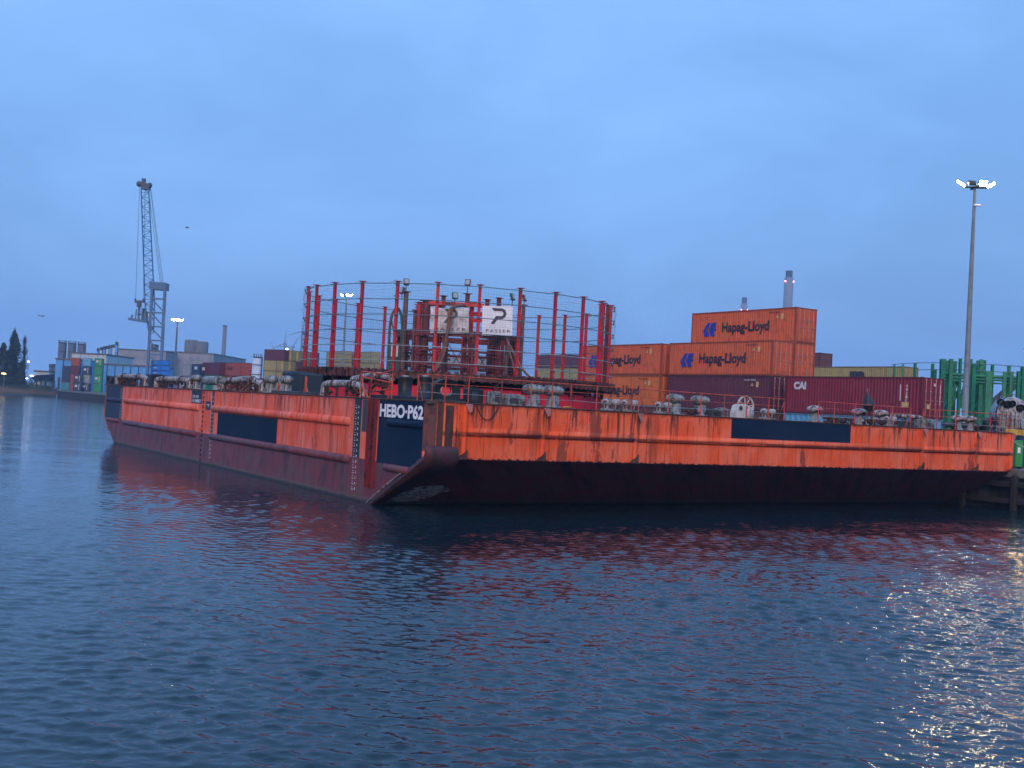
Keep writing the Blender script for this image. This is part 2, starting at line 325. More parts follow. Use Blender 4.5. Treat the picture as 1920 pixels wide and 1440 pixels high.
def wave_mesh():
    """near harbour water as real waves on a world-space grid, flat beyond it"""
    import numpy as np
    def lines(a, b, s0, g):       # spacing s0, growing by g per metre from zero
        L = [0.0]
        while L[-1] < b: L.append(L[-1]+max(s0, abs(L[-1])*g))
        M = [0.0]
        while M[-1] > a: M.append(M[-1]-max(s0, abs(M[-1])*g))
        return np.array(M[:0:-1]+L)
    xs = lines(-88, 60, .042, .0072); yl = [11.0]
    while yl[-1] < 160: yl.append(yl[-1]+max(.036, yl[-1]*.0029))
    ys = np.array(yl); X, Y = np.meshgrid(xs, ys); dx = np.gradient(xs)[None, :]; dy = np.gradient(ys)[:, None]; sp = np.maximum(dx*.8+0*Y, dy+0*X)
    rg = np.random.RandomState(5); Z = np.zeros_like(X); DX = np.zeros_like(X); DY = np.zeros_like(X)
    n = 90
    patch = np.zeros_like(X)
    for k in range(7):
        a = rg.uniform(0, 6.28); w = rg.uniform(.06, .5); patch += np.sin((X*np.cos(a)+Y*np.sin(a))*w+rg.uniform(0, 6.28))/7**.5
    amp = np.clip(1+.32*patch, .4, 1.7)*np.clip(.50+.50*(X-.12*Y+26)/26, .50, 1)
    for k in range(n):
        lam = .135*(5.0 ** ((k+rg.rand())/n)); th = R(-98)+rg.normal(0, .6); q = 2*np.pi/lam; ph = rg.uniform(0, 6.28)
        arg = (X*np.cos(th)+Y*np.sin(th))*q+ph; s = SLOPE*(2/n)**.5*(1.1 if lam > .35 else .95); A = s/q*amp*np.clip((lam/sp-1.8)/2, 0, 1)
        Z += A*np.sin(arg); DX += A*.85*np.cos(th)*np.cos(arg); DY += A*.85*np.sin(th)*np.cos(arg)
    f = np.clip((X-xs[0])/8, 0, 1)*np.clip((xs[-1]-X)/6, 0, 1)*np.clip((ys[-1]-Y)/14, 0, 1)*np.clip((Y-ys[0])/.6, 0, 1)
    V = np.stack([X+DX*f, Y+DY*f, Z*f], -1).reshape(-1, 3); nx, ny = len(xs), len(ys)
    i = np.arange(nx-1)[None, :]+nx*np.arange(ny-1)[:, None]; Q = np.stack([i, i+1, i+1+nx, i+nx], -1).reshape(-1, 4)
    x0, x1, y0, y1 = xs[0], xs[-1], ys[0], ys[-1]; o = len(V)
    ring_ = [(x0, y0), (x1, y0), (x1, y1), (x0, y1), (-1700, -250), (1700, -250), (1700, 2900), (-1700, 2900)]
    V = np.vstack([V, [(a, b, 0) for a, b in ring_]]); Q = np.vstack([Q, [(o+4, o+5, o+1, o), (o+5, o+6, o+2, o+1), (o+6, o+7, o+3, o+2), (o+7, o+4, o, o+3)]])
    me = bpy.data.meshes.new('water'); me.vertices.add(len(V)); me.vertices.foreach_set('co', V.ravel().astype('f')); me.loops.add(Q.size); me.loops.foreach_set('vertex_index', Q.ravel().astype('i'))
    me.polygons.add(len(Q)); me.polygons.foreach_set('loop_start', np.arange(len(Q), dtype='i')*4); me.polygons.foreach_set('use_smooth', np.ones(len(Q), dtype=bool)); me.update(calc_edges=True)
    me.materials.append(water()); ob = bpy.data.objects.new('water', me); S.collection.objects.link(ob); return ob
SLOPE = .165
tag(wave_mesh(), kind='structure')
# ================================================================== quay (barge frame, z = 2.4) and the far bank
QZ, QX = 2.4, 40.35
q = MB(BM)
QE = (BI @ atz(107, 744.5, 0)).y
QL = (BI @ atz(107, 744.5, 0)).x
def qx(y): return QX+(QL-QX)*max(0, (y-60))/(QE-60) if y > 60 else QX
prof = [(-70, QX), (60, QX), (QE, QL)]
top = [(QX, -70, QZ), (1500, -70, QZ), (1500, 1800, QZ), (600, 1800, QZ), (QL+160, QE+150, QZ), (QL, QE, QZ), (QX, 60, QZ)]
q.add(top, [tuple(range(7))])
tag(q.build('ground', m_conc2), kind='structure')
qw = thing('quay_wall', 'long dark sheet piled quay wall with a pale concrete cap behind the barge', 'quay wall', WM((0, 0, 0)))
w_ = MB(BM); cp = MB(BM); wl = MB(BM)
def along(y): return (QX, y) if y <= 60 else (QX+(QL-QX)*(y-60)/(QE-60), y)
ys = []; y = -70.0
while y < QE: ys.append(y); y += .55
ys.append(QE)
vs = []; fs = []
for i, y in enumerate(ys):
    X, Y = along(y); o = (.0, .22)[(i//2) % 2]; vs += [(X+o-.1, Y, -2), (X+o-.1, Y, QZ-.4)]
    if i: fs.append((2*i-2, 2*i-1, 2*i+1, 2*i))
w_.add(vs, fs); w_.build('sheet_piling', m_pile, qw)
for (a, b_) in (((QX, -70), (QX, 60)), ((QX, 60), (QL, QE))):
    a = Vector(a); b_ = Vector(b_); n = Vector((-1, 0)); 
    P = lambda p, o, z: (p.x+o, p.y, z)
    cp.add([P(a, -.25, QZ-.45), P(b_, -.25, QZ-.45), P(b_, -.25, QZ+.02), P(a, -.25, QZ+.02), P(a, .8, QZ+.02), P(b_, .8, QZ+.02), P(a, .1, QZ-.45), P(b_, .1, QZ-.45)], [(0, 3, 2, 1), (3, 4, 5, 2), (0, 1, 7, 6)])
cp.build('concrete_cap', m_conc, qw)
for z in (.35, 1.35): wl.bevbox(QX-.62, -60, z, QX-.22, 38, z+.32, .04)
y = -58
while y < 38: wl.bevbox(QX-.75, y, -1.5, QX-.4, y+.32, 2.1, .04); y += 3.4
wl.build('timber_waling', m_timber, qw)
# bank at the far left
bankm, nt_, b_ = newmat('rough_grass'); v_, x_, y_, z_ = objc(nt_)
nt_.links.new(mixc(nt_, ramp(nt_, noise(nt_, v_, .25, 5, .7), .35, .65), (.035, .045, .03), (.11, .09, .065)), b_.inputs['Base Color']); b_.inputs['Roughness'].default_value = .95
E0 = W(QL, QE, 0); sh = [(107, 744.6), (60, 742.5), (0, 740), (-60, 737), (-200, 731)]
shore = [atz(p[0], p[1], 0) for p in sh]
far = [Vector((x*1.9+(-10), y*1.9, 0)) for x, y, z in shore]
bk = MB(); vs = []; n = 26
def interp(L, t):
    t *= len(L)-1; i = min(int(t), len(L)-2); return L[i].lerp(L[i+1], t-i)
rows = [0, .02, .05, .1, .3, 1]; hz = [-.6, .9, 1.6, 2.3, 2.6, 3]
for i in range(n+1):
    for k, r in enumerate(rows):
        p = interp(shore, i/n).lerp(interp(far, i/n), r)
        vs.append((p.x+rnd.uniform(-1, 1)*(k < 4), p.y+rnd.uniform(-1, 1)*(k < 4), hz[k]+(rnd.uniform(-.35, .35) if k else 0)))
bk.add(vs, [(i*6+k, i*6+k+1, (i+1)*6+k+1, (i+1)*6+k) for i in range(n) for k in range(5)])
tag(bk.build('grassy_bank', bankm), kind='structure')
# ================================================================== barge
BW, BL, DZ, KZ, PZ = 39.6, 56.3, 4.6, 2.3, 1.9
cf = .38
barge = thing('deck_barge', 'huge flat orange barge with maroon underside and navy panels, moored alongside the quay', 'barge', BM.copy())
rk = lambda y: KZ-.485*y
up = MB(); lo = MB(); bw = MB(); dk = MB()
bw.add([(cf, 0, KZ), (BW-cf, 0, KZ), (BW-cf, 0, DZ), (cf, 0, DZ)], [(0, 1, 2, 3)])
bw.build('bow_plating', m_bow, barge)
zc = rk(cf)
yp = (KZ-PZ)/.485
up.add([(0, cf, zc), (0, yp, PZ), (0, BL, PZ), (0, BL, DZ), (0, cf, DZ)], [(4, 3, 2, 1, 0)])
up.add([(cf, 0, KZ), (0, cf, zc), (0, cf, DZ), (cf, 0, DZ)], [(0, 3, 2, 1)])
up.add([(BW-cf, 0, KZ), (BW, cf, zc), (BW, cf, DZ), (BW-cf, 0, DZ)], [(0, 1, 2, 3)])
up.add([(BW, cf, zc), (BW, yp, PZ), (BW, BL, PZ), (BW, BL, DZ), (BW, cf, DZ)], [(0, 1, 2, 3, 4)])
up.add([(0, BL, PZ), (BW, BL, PZ), (BW, BL, DZ), (0, BL, DZ)], [(0, 3, 2, 1)])
up.build('side_plating', m_side, barge)
yb = (KZ+1)/.485
lo.add([(cf, 0, KZ), (BW-cf, 0, KZ), (BW, cf, zc), (BW, yb, -1), (0, yb, -1), (0, cf, zc)], [(5, 4, 3, 2, 1, 0)])
yp = (KZ-PZ)/.485
for X, o in ((0, 1), (BW, -1)):
    lo.add([(X, yp, PZ), (X, yb, -1), (X, 50.8, -1), (X, BL, PZ)], [(0, 1, 2, 3)[::o]])
lo.add([(0, BL, PZ), (BW, BL, PZ), (BW, 50.8, -1), (0, 50.8, -1)], [(0, 1, 2, 3)])
lo.build('lower_hull', m_lower, barge)
dk.box(.02, .02, DZ-.09, BW-.02, BL-.02, DZ+.012)
dk.build('deck', m_deck, barge)
# rubbing edge round the deck
ed = MB(); 
for p, q_ in (((0, cf, DZ), (0, BL, DZ)), ((cf, 0, DZ), (BW-cf, 0, DZ)), ((0, cf, DZ), (cf, 0, DZ)), ((BW-cf, 0, DZ), (BW, cf, DZ))):
    ed.tube([p, q_], .035, 6)
ed.build('deck_edge_bar', m_rust, barge)
def halfpipe(name, p, q_, r, m, caps=.35, n=10):
    """half-round rubbing fender welded to the plating, mitred ends"""
    mb = MB(); p, q_ = Vector(p), Vector(q_); t = (q_-p).normalized(); L = (q_-p).length
    outw = Vector((-1, 0, 0)) if abs(t.y) > .9 else Vector((0, -1, 0)); U = Vector((0, 0, 1)); vs = []
    st = [(0, .02), (caps, 1), (L-caps, 1), (L, .02)]
    for d, k in st:
        for i in range(n+1):
            a = -math.pi/2+math.pi*i/n; vs.append(p+t*d+outw*(r*1.05*math.cos(a)*(k if k < 1 else 1))+U*(r*math.sin(a)))
    fl = 1 if (outw.cross(U)).dot(t) > 0 else -1
    mb.add(vs, [((i*(n+1)+k, i*(n+1)+k+1, (i+1)*(n+1)+k+1, (i+1)*(n+1)+k))[::fl] for i in range(3) for k in range(n)], 0, True)
    return mb.build(name, m, barge)
def slab(name, x, y0, y1, z0, z1, m, lab=None, t=.006):   # painted panel on the side shell
    o = MB().box(x-t, y0, z0, x, y1, z1).build(name, m, barge)
    if lab: o['label'] = lab
    return o
# bow: fender, vertical frames, knees, hanging tabs
fr = [1.67, 5.55, 10.65, 30.95, 35.85, 39.2]
prev = 1.67
for X in fr[1:]: halfpipe('rubbing_fender', (prev+.12, 0, 3.44), (X-.12, 0, 3.44), .17, m_bow, .05); prev = X
for X in fr:
    fm = MB(); fm.tube([(X, -.01, KZ+.02), (X, -.01, DZ-.05)], .13 if X < 39 else .2, 10)
    fm.build('vertical_frame', m_bow, barge)
    kn = MB(); kn.prism([(X-.28, -.003, KZ+.02), (X+.1, -.003, KZ+.02), (X+.1, -.003, KZ+.42)], (0, -.2, 0)); kn.build('knee_plate', m_rust, barge)
    tb = MB(); tb.prism([(X-.10, -.16, DZ-.02), (X+.26, -.16, DZ-.02), (X+.22, -.2, DZ-.32), (X+.08, -.22, DZ-.38)], (0, -.02, 0)); tb.build('hanging_tab', paint('tab_pink', (.45, .16, .13), amt=.3), barge)
for i, X in enumerate((.72, 1.22, 1.36)):
    MB().tube([(X, -.02, KZ+.3), (X, -.02, DZ-.02)], (.05, .08, .05)[i], 8).build('corner_stiffener', m_bow, barge)
MB().box(.40, -.012, KZ+.45, .68, 0, DZ-.05).box(.78, -.014, KZ+.42, 1.14, 0, DZ-.12).build('dark_strip', m_rust, barge)  # dark brown strips on the bow beside the near corner
MB().box(16.55, -.006, 3.62, 25.1, 0, DZ-.035).build('navy_panel', m_navy, barge)['label'] = 'navy painted panel along the bow edge'
# side: navy and slate panels, fenders
slab('navy_panel', 0, 16.6, 26.6, PZ-.02, 3.27, m_navy, 'navy panel amidships between the fenders')
slab('slate_panel', 0, 50.7, 56.2, PZ, DZ-.04, m_slate, 'slate blue panel at the far end')
np_ = MB().prism([(0, cf+.02, zc+.02), (0, yp+.03, PZ-.04), (0, 4.5, PZ-.06), (0, 4.5, DZ-.04), (0, cf+.02, DZ-.04)], (-.006, 0, 0)).build('name_panel', m_navy, barge); np_['label'] = 'navy panel with the barge name in white letters'
slab('marking_plate', 0, 29.95, 32.2, 3.72, DZ-.05, m_black); slab('marking_plate', 0, 28.15, 29.1, 3.38, 3.9, m_slate)
slab('draft_strip', 0, 6.3, 7.05, PZ, DZ-.02, m_black); slab('draft_strip', 0, 27.45, 27.9, PZ, DZ-.02, m_black)
slab('dark_strip', 0, 5.65, 6.2, 3.1, DZ-.06, m_dkgrey)  # dark stain beside the draft strip
for a, b_, z, r, m in ((49.8, 30.5, 3.46, .2, m_side), (27.6, 7.5, 3.5, .2, m_side), (3.65, .42, 3.62, .15, m_navy), (55.8, 50.9, 3.44, .17, m_slate),
                       (49.9, 30.8, 1.78, .19, m_lower), (27.8, 7.3, 1.78, .19, m_lower), (3.75, 1.45, 1.70, .16, m_lower), (55.4, 51.4, 1.8, .16, m_lower)):
    halfpipe('rubbing_fender', (0, b_, z), (0, a, z), r, m, .18)
t = MB(); text(t, 'HEBO·P62', (-.008, 4.42, 3.83), (0, -1, 0), (0, 0, 1), 3.98, .58, .006, .035); t.build('name_lettering', m_white, barge)
t = MB(); text(t, '57-100', (-.008, 31.95, 4.05), (0, -1, 0), (0, 0, 1), 1.3, .2, .006, .03); text(t, 'H 38857', (-.008, 32.05, 3.78), (0, -1, 0), (0, 0, 1), 1.95, .2, .006, .03)
t.box(-.014, 28.35, 3.68, -.007, 28.9, 3.73); t.box(-.014, 28.5, 3.55, -.007, 28.62, 3.66); t.build('plate_lettering', m_draftw, barge)
for Y, zs in ((6.62, 0), (27.62, 0), (50.95, 1.6)):
    t = MB(); z = .45+zs; k = 4
    while z < 4.35:
        text(t, str((k % 5)*2 or 'M'), (-.012, Y, z), (0, -1, 0), (0, 0, 1), .09, .12, .006, .03)
        t.box(-.016, Y+.16, z, -.008, Y+.3, z+.035); t.box(-.016, Y+.2, z+.11, -.008, Y+.3, z+.135)
        z += .245; k += 1
    t.build('draft_marks', m_draftw, barge)
# ladder recess by the name panel and the row of hand holes
lr = MB(); lr.box(-.03, 4.62, .72, 0, 5.45, DZ-.03); 
for Y in (4.62, 5.02, 5.38): lr.box(-.12, Y, .7, -.03, Y+.07, DZ)
lr.build('ladder_recess', m_dkred, barge)
for k in range(13): pass
rg = MB()
for k in range(16): rg.tube([(-.09, 4.66, .9+k*.235), (-.09, 5.06, .9+k*.235)], .016, 5)
rg.build('ladder_rungs', m_rust, barge)
z = .15
while z < 4.4: MB().box(-.012, 29.5, z, 0, 29.72, z+.16).build('hand_hole', m_void, barge); z += .3
pw = MB(); pw.tube([(-.02, BL-.1, DZ), (-.05, BL+.05, 2.2), (-.02, BL-1.6, .9)], .05, 6); pw.build('stern_edge_bar', paint('dull_yellow', (.25, .13, .03), (.08, .03, .02), .5, .6), barge)
MB().add([(cf-.01, -.012, KZ+.4), (cf-.01, -.012, DZ-.03), (-.012, cf-.01, DZ-.03), (-.012, cf-.01, KZ+.3)], [(0, 1, 2, 3)]).build('brown_corner_plate', paint('corner_brown', (.12, .035, .03), (.03, .02, .02), .5), barge)  # dark brown plate across the near corner
# rim fender of the rake, curling over the corner
rim = [(1.42, -.2, 1.72), (1.5, -.22, 2.05), (1.42, -.2, 2.4), (1.1, -.15, 2.68), (.7, -.12, 2.78), (.38, .0, 2.72), (.08, .3, 2.55), (-.06, .75, 2.2), (-.08, 1.3, 1.85), (-.08, 2.4, 1.25), (-.08, 4.0, .42), (-.06, 5.4, -.3)]
sk = MB(); ST = [(0, 2.84, -1, .2, 1.30, .0), (0, 2.76, -1, .3, 1.40, .16), (0, 2.58, -1, .05, 1.48, .25), (0, 2.36, -.85, -.3, 1.52, .28), (.2, 2.2, -.5, -.85, 1.52, .27), (.8, 1.91, -.436, -.9, 1.45, .24), (1.5, 1.57, -.436, -.9, 1.22, .20), (2.5, 1.09, -.436, -.9, .9, .15), (3.5, .6, -.436, -.9, .62, .10), (5.0, -.13, -.436, -.9, .4, .05)]
NU = 14; vs = []
for y, z, ny_, nz_, x1, of in ST:
    for k in range(NU+1):
        u = k/NU; w = of*max(0, 1-abs(2*u-1)**7)**.5; vs.append((-.09+(x1+.09)*u, y+ny_*w-.004, z+nz_*w-.004))
sk.add(vs, [(i*(NU+1)+k, i*(NU+1)+k+1, (i+1)*(NU+1)+k+1, (i+1)*(NU+1)+k) for i in range(len(ST)-1) for k in range(NU)], 0, True)
for i in range(len(ST)-1): sk.add([(-.09, ST[i][0]-.004, ST[i][1]-.004), (-.09, ST[i+1][0]-.004, ST[i+1][1]-.004), (0, ST[i+1][0], ST[i+1][1]+.28), (0, ST[i][0], ST[i][1]+.2)], [(0, 1, 2, 3)])
sk.build('corner_skeg', paint('skeg_rust', (.075, .020, .024), (.035, .022, .02), .8, .6, sc=1.6), barge)
MB().tube([(-.09, 2.0, 1.56), (-.16, 3.5, .8), (-.13, 5.0, .05)], .035, 5).build('rim_wear_strip', m_pipew, barge)
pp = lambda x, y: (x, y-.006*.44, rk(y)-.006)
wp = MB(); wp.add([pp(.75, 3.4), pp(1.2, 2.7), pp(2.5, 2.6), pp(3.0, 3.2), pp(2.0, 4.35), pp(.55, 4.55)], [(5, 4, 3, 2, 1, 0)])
wp.build('scraped_lit_patch', paint('scraped_lit_steel', (.52, .50, .50), (.05, .03, .03), .8, .6, sc=1.6), barge)  # scraped steel; the light the corner catches is put into its pale colour
# ------------------------------------------------------------------ railings: each run is a thing
def railing(label, pts, skip=()):
    """pts: run of post bases along the deck (barge frame)"""
    o = Vector(pts[0]); t = thing('deck_railing', label, 'railing', LM(*pts[0]), 'orange railings along the barge edge')
    P = [Vector(p)-o for p in pts]
    for p in P: MB().tube([p, p+Vector((rnd.uniform(-.02, .02), 0, 1.08))], .028, 6).build('railing_post', m_rail, t)
    for h, r in ((1.08, .026), (.72, .014), (.36, .012)):
        mb = MB(); L = [p+Vector((0, 0, h)) for p in P]
        if r < .02: L = [a+Vector((0, 0, rnd.uniform(-.03, .03))) for a in L]
        mb.tube(L, r, 6, sm=True); mb.build('top_rail' if h > 1 else 'mid_rail', m_rail if h != .36 else m_tubeg, t)
    b = MB()
    for p in (P[0], P[-1]): 
        d = (P[1]-P[0]).normalized()*(.45 if p is P[0] else -.45); b.tube([p+Vector((0, 0, .95)), p+d], .02, 5)
    b.build('railing_brace', m_rail, t); return t
railing('long orange railing run from the near corner, in front of the red drum', [(.15, 1.35, DZ), (.22, .22, DZ), (.8, .2, DZ)]+[(x, .2, DZ) for x in (1.9, 3.5, 5.0, 6.1, 7.1, 8.5, 10.5)])
railing('orange railing run before the maroon container, with the white winch behind it', [(x, .2, DZ) for x in (10.9, 12.7, 14.7, 16.2, 17.7, 19.2, 20.3)])
railing('orange railing run above the navy bow panel, hung with the black cone marker', [(x, .2, DZ) for x in (22.8, 24.0, 25.6, 27.1, 28.6, 30.2)])
railing('orange railing run at the far right end of the bow edge', [(x, .2, DZ) for x in (31.3, 32.5, 34.2, 35.9, 37.5, 38.4, 39.35)])
# ================================================================== circular frame with netting on the deck
RC = (16.7, 27.0); RR = 10.55
ring = thing('netted_ring_frame', 'large round frame of red posts hung with netting on a red drum and toothed rack', 'ring frame', LM(RC[0], RC[1], DZ))
cpos = lambda r, a, z: (r*math.cos(a), r*math.sin(a), z)
A0 = math.atan2(-RC[1]-48, -RC[0]+26)      # roughly towards the camera
camloc = BI @ Vector((0, 0, HC)); A0 = math.atan2(camloc.y-RC[1], camloc.x-RC[0])
MB().lathe([(9.2, .0), (9.95, .0), (10.0, .06), (10.0, .92), (9.9, .98), (9.2, .98)], 72, sm=False).build('base_drum', m_drum, ring)
MB().lathe([(9.3, .9), (9.3, 1.5)], 60).lathe([(8.9, 1.42), (10.1, 1.42)], 60).build('inner_shadow_band', m_void, ring)['label'] = 'dark recessed band above the red drum, its shade put into the colour'  # near-black colour stands for the shade in the gap under the rack
rk_ = MB(); rk_.lathe([(10.1, 1.36), (10.75, 1.36), (10.75, 1.72), (10.1, 1.72), (10.1, 1.36)], 96, sm=False)
for k in range(132):
    a = 2*math.pi*k/132; rk_.M = Matrix.Rotation(a, 4, 'Z')
    rk_.box(10.70, -.12, 1.70, 10.9, .12, 1.86).box(10.74, -.07, 1.3, 10.84, .07, 1.68).box(10.2, -.09, 1.715, 10.8, .09, 1.80, 1)
rk_.M = Matrix(); rk_.build('toothed_rack', [m_rack, m_dkred], ring)
lugm = MB(); lugm.box(-.06, -.17, .0, .12, .17, .34).lathe([(0, -.12), (.17, -.12), (.17, .12), (0, .12)], 12, (.0, 0, .40), axis='x').lathe([(0, .12), (.07, .12), (.07, .2), (0, .2)], 8, (.0, 0, .42), 1, axis='x')
lug0 = None
for k in range(34):
    a = A0+2*math.pi*(k+.3)/34; M = Matrix.Translation(cpos(10.02, a, .82)) @ Matrix.Rotation(a, 4, 'Z')
    if lug0 is None: o = lug0 = lugm.build('guide_roller', [m_dkred, m_tubeg], ring)
    else: o = lug0.copy(); S.collection.objects.link(o)
    o.matrix_basis = M
pm = MB(); H0, H1 = 1.86, 7.16
pm.box(-.085, -.085, H0, .085, -.07, H1-.03).box(-.085, .07, H0, .085, .085, H1-.03).box(-.012, -.07, H0, .012, .07, H1-.03).box(-.2, -.2, H1-.03, .2, .2, H1).box(-.2, -.17, H0-.03, .2, .17, H0)
for k in range(1): pass
NP = 26; post0 = None; PA = [A0-.137+2*math.pi*k/NP for k in range(NP)]
for a in PA:
    if post0 is None: o = post0 = pm.build('ring_post', m_red, ring)
    else: o = post0.copy(); S.collection.objects.link(o)
    o.matrix_basis = Matrix.Translation(cpos(RR-.12, a, 0)) @ Matrix.Rotation(a+math.pi/2, 4, 'Z')
nn = 156; pc = math.pi/NP
def rr(a, off=0):           # straight chords between posts
    d = ((a-PA[0]) % (2*pc))-pc
    return (RR+off)*math.cos(pc)/math.cos(d)
RZ = [7.0-.93*k for k in range(6)]
for i, z in enumerate(RZ):
    mb = MB(); mb.tube([cpos(rr(a, .14)/math.cos(pc) if False else RR+.1, a, z+rnd.uniform(-.015, .015)) for a in PA+[PA[0]]], .028, 6, cap=False, sm=True)
    for a in PA: mb.blob(cpos(RR+.12, a, z), .06, .06, .06, 6)
    mb.build('rail_tube', m_tubeb if i < 4 else m_tubeg, ring)
# net: twines as thin strands, slightly sagging between rails
net = MB(); NV = 416; NH = 29
def npos(i, j):
    a = PA[0]+2*math.pi*i/NV; f = j/NH; z = 7.1-f*5.1; d = abs(((a-PA[0]) % (2*pc))-pc)/pc
    z -= (1-d)**1.0*.0 if j else 0; sag = .16*(1-d*d)*(1-f) if j < 3 else .05*math.sin(i*.37+j)
    fold = .035*math.sin(i*1.7+j*.5)+.02*math.sin(i*.9-j*1.3)
    r = rr(a, .16)+.07*math.sin(f*5.5*math.pi)**2+fold
    return Vector(cpos(r, a, z-sag+.12*(d**3)*(j == 0)))
G = [[npos(i % NV, j) for j in range(NH+1)] for i in range(NV)]
tw = .0036
for i in range(NV):
    for j in range(NH+1):
        p = G[i][j]
        if j < NH:
            q_ = G[i][j+1]; t_ = Vector((-math.sin(PA[0]+2*math.pi*i/NV), math.cos(PA[0]+2*math.pi*i/NV), 0))*tw
            net.add([p-t_, p+t_, q_+t_, q_-t_], [(0, 1, 2, 3)])
        q_ = G[(i+1) % NV][j]; u_ = Vector((0, 0, tw)); net.add([p-u_, q_-u_, q_+u_, p+u_], [(0, 1, 2, 3)])
net.build('netting', m_net, ring)
# ladder on the left posts
a = PA[min(range(NP), key=lambda k: abs(((PA[k]-A0+math.pi) % (2*math.pi))-math.pi+.95))]
# ================================================================== inner tower of red steel
def loc_at(px, py, yd=None, depth=None):
    p = aty(px, py, depth); return BI @ p
DC = W(RC[0], RC[1], 0).y
tw_ = thing('red_steel_tower', 'dark red steel tower of columns and ring beams standing inside the netted ring', 'steel tower', LM(RC[0], RC[1], DZ+.012))
def tpt(px, py, dep):      # tower frame point under a pixel at a depth from the ring centre
    p = BI @ aty(px, py, DC+dep); return Vector((p.x-RC[0], p.y-RC[1], p.z-DZ))
for k in range(14):
    a = A0+2*math.pi*(k+.5)/14; mb = MB(Matrix.Translation(cpos(4.1, a, 0)) @ Matrix.Rotation(a, 4, 'Z'))
    mb.box(-.16, -.13, 0, -.13, .13, 4.7).box(.13, -.13, 0, .16, .13, 4.7).box(-.13, -.02, 0, .13, .02, 4.7)
    for z in (1.9, 3.1): mb.box(-.2, -.32, z, .2, .32, z+.12)
    mb.build('tower_column', m_dkred, tw_)
for z, h, r in ((1.5, .35, 4.15), (3.35, .12, 4.15), (4.35, .4, 4.25), (2.4, .2, 4.1)):
    MB().lathe([(r-.2, z), (r+.1, z), (r+.1, z+h), (r-.2, z+h), (r-.2, z)], 40, sm=False).build('ring_beam', m_dkred, tw_)
for k in range(28):
    if k % 2: continue
    a = A0+2*math.pi*k/28; MB().bar(cpos(4.15, a-.2, 1.8), cpos(4.15, a+.2, 4.4), .06).build('cross_brace', m_dkred, tw_)
for k in range(9):
    a = A0+2*math.pi*(k+.35)/9; top = 6.35+(.35 if k % 3 == 0 else 0)
    mb = MB(Matrix.Translation(cpos(3.05, a, 0)) @ Matrix.Rotation(a, 4, 'Z')); mb.box(-.13, -.02, 0, .13, .02, top).box(-.13, -.12, 0, -.11, .12, top).box(.11, -.12, 0, .13, .12, top).box(-.26, -.26, top, .26, .26, top+.05)
    mb.build('upper_column', m_dkred if k % 2 else m_red, tw_)
MB().lathe([(2.9, 5.9), (3.2, 5.9), (3.2, 6.15), (2.9, 6.15), (2.9, 5.9)], 9, sm=False).build('top_ring_beam', m_red, tw_)
for px, py, r_, m_ in ((1131, 569, .17, m_red), (1140, 573, .13, m_dkred), (1144, 577, .1, m_brown), (1126, 572, .1, m_red), (573, 637, .12, m_dkred), (579, 538, .1, m_dkred)):
    p = tpt(px, py, -1.0); mb = MB(); mb.tube([(p.x, p.y, 1.8), (p.x, p.y, p.z)], r_, 10); mb.box(p.x-r_-.05, p.y-r_-.05, p.z, p.x+r_+.05, p.y+r_+.05, p.z+.04); mb.build('edge_standpipe', m_, ring)
# big red tube with slots on its left and brown post
for px, r, zt, m in ((787, .16, 568, m_red), (800, .26, 565, m_dkred), (762, .16, 548, m_brown), (744, .08, 556, m_brown), (778, .1, 584, m_brown), (954, .14, 592, m_brown), (877, .15, 552, m_dkred), (982, .12, 573, m_brown)):
    p = tpt(px, zt, -3.2); b0 = tpt(px-8, 700, -3.2); mb = MB(); mb.tube([(p.x, p.y, .02), (p.x, p.y, p.z)], r, 12); mb.box(p.x-r-.08, p.y-r-.08, p.z, p.x+r+.08, p.y+r+.08, p.z+.05); mb.build('standpipe', m, tw_)
MB().bar(tpt(797, 567.5, -3.3), tpt(908, 573.5, -3.3), .24, .24).build('top_cross_beam', m_red, tw_)
MB().bar(tpt(790, 573, -3.1), tpt(850, 569, -3.4), .2, .2).build('top_cross_beam', m_dkred, tw_)
for px, py in ((832, 556), (914, 563), (936, 560)):
    p = tpt(px, py, -3.3); mb = MB(); mb.box(p.x-.11, p.y-.11, p.z-.75, p.x+.11, p.y+.11, p.z).box(p.x-.2, p.y-.2, p.z, p.x+.2, p.y+.2, p.z+.05); mb.build('stub_post', m_dkred, tw_)
# teal hatch stand at the left of the tower and teal pole at the right
def teal(label, px0, px1, ptop, dep, cat, name):
    p = tpt((px0+px1)/2, ptop, dep); t = thing(name, label, cat, LM(RC[0]+p.x, RC[1]+p.y, DZ+.012, -TH)); return t, p.z, (px1-px0)*(DC+dep)/FPX
t, h, w = teal('tall narrow teal frame with arched top and white notice, left of the red tower', 733, 756, 578, -2.5, 'frame', 'arched_frame')
MB().box(-w/2, -.3, 0, w/2, -.24, h*.62).build('back_panel', m_teal, t)
for s in (-1, 1):
    mb = MB(); mb.tube([(s*w/2, 0, 0), (s*w/2, 0, h*.8), (s*w*.38, 0, h*.93), (s*w*.1, 0, h)], .09, 8); mb.build('frame_side', m_brown if s < 0 else m_teal, t)
MB().bar((-w/2, 0, h*.9), (w/2, 0, h*.45), .1).build('diagonal', m_teal, t)
MB().box(-.2, -.34, h*.47, .25, -.305, h*.6).build('notice', m_white, t)
t, h, w = teal('straight dark teal pole at the right of the red tower', 971, 979, 592, -2.0, 'pole', 'teal_pole')
MB().tube([(0, 0, 0), (0, 0, h)], w/2, 12).lathe([(0, h), (w*.8, h), (w*.8, h+.06), (0, h+.06)], 12).build('pole_tube', m_teal, t)
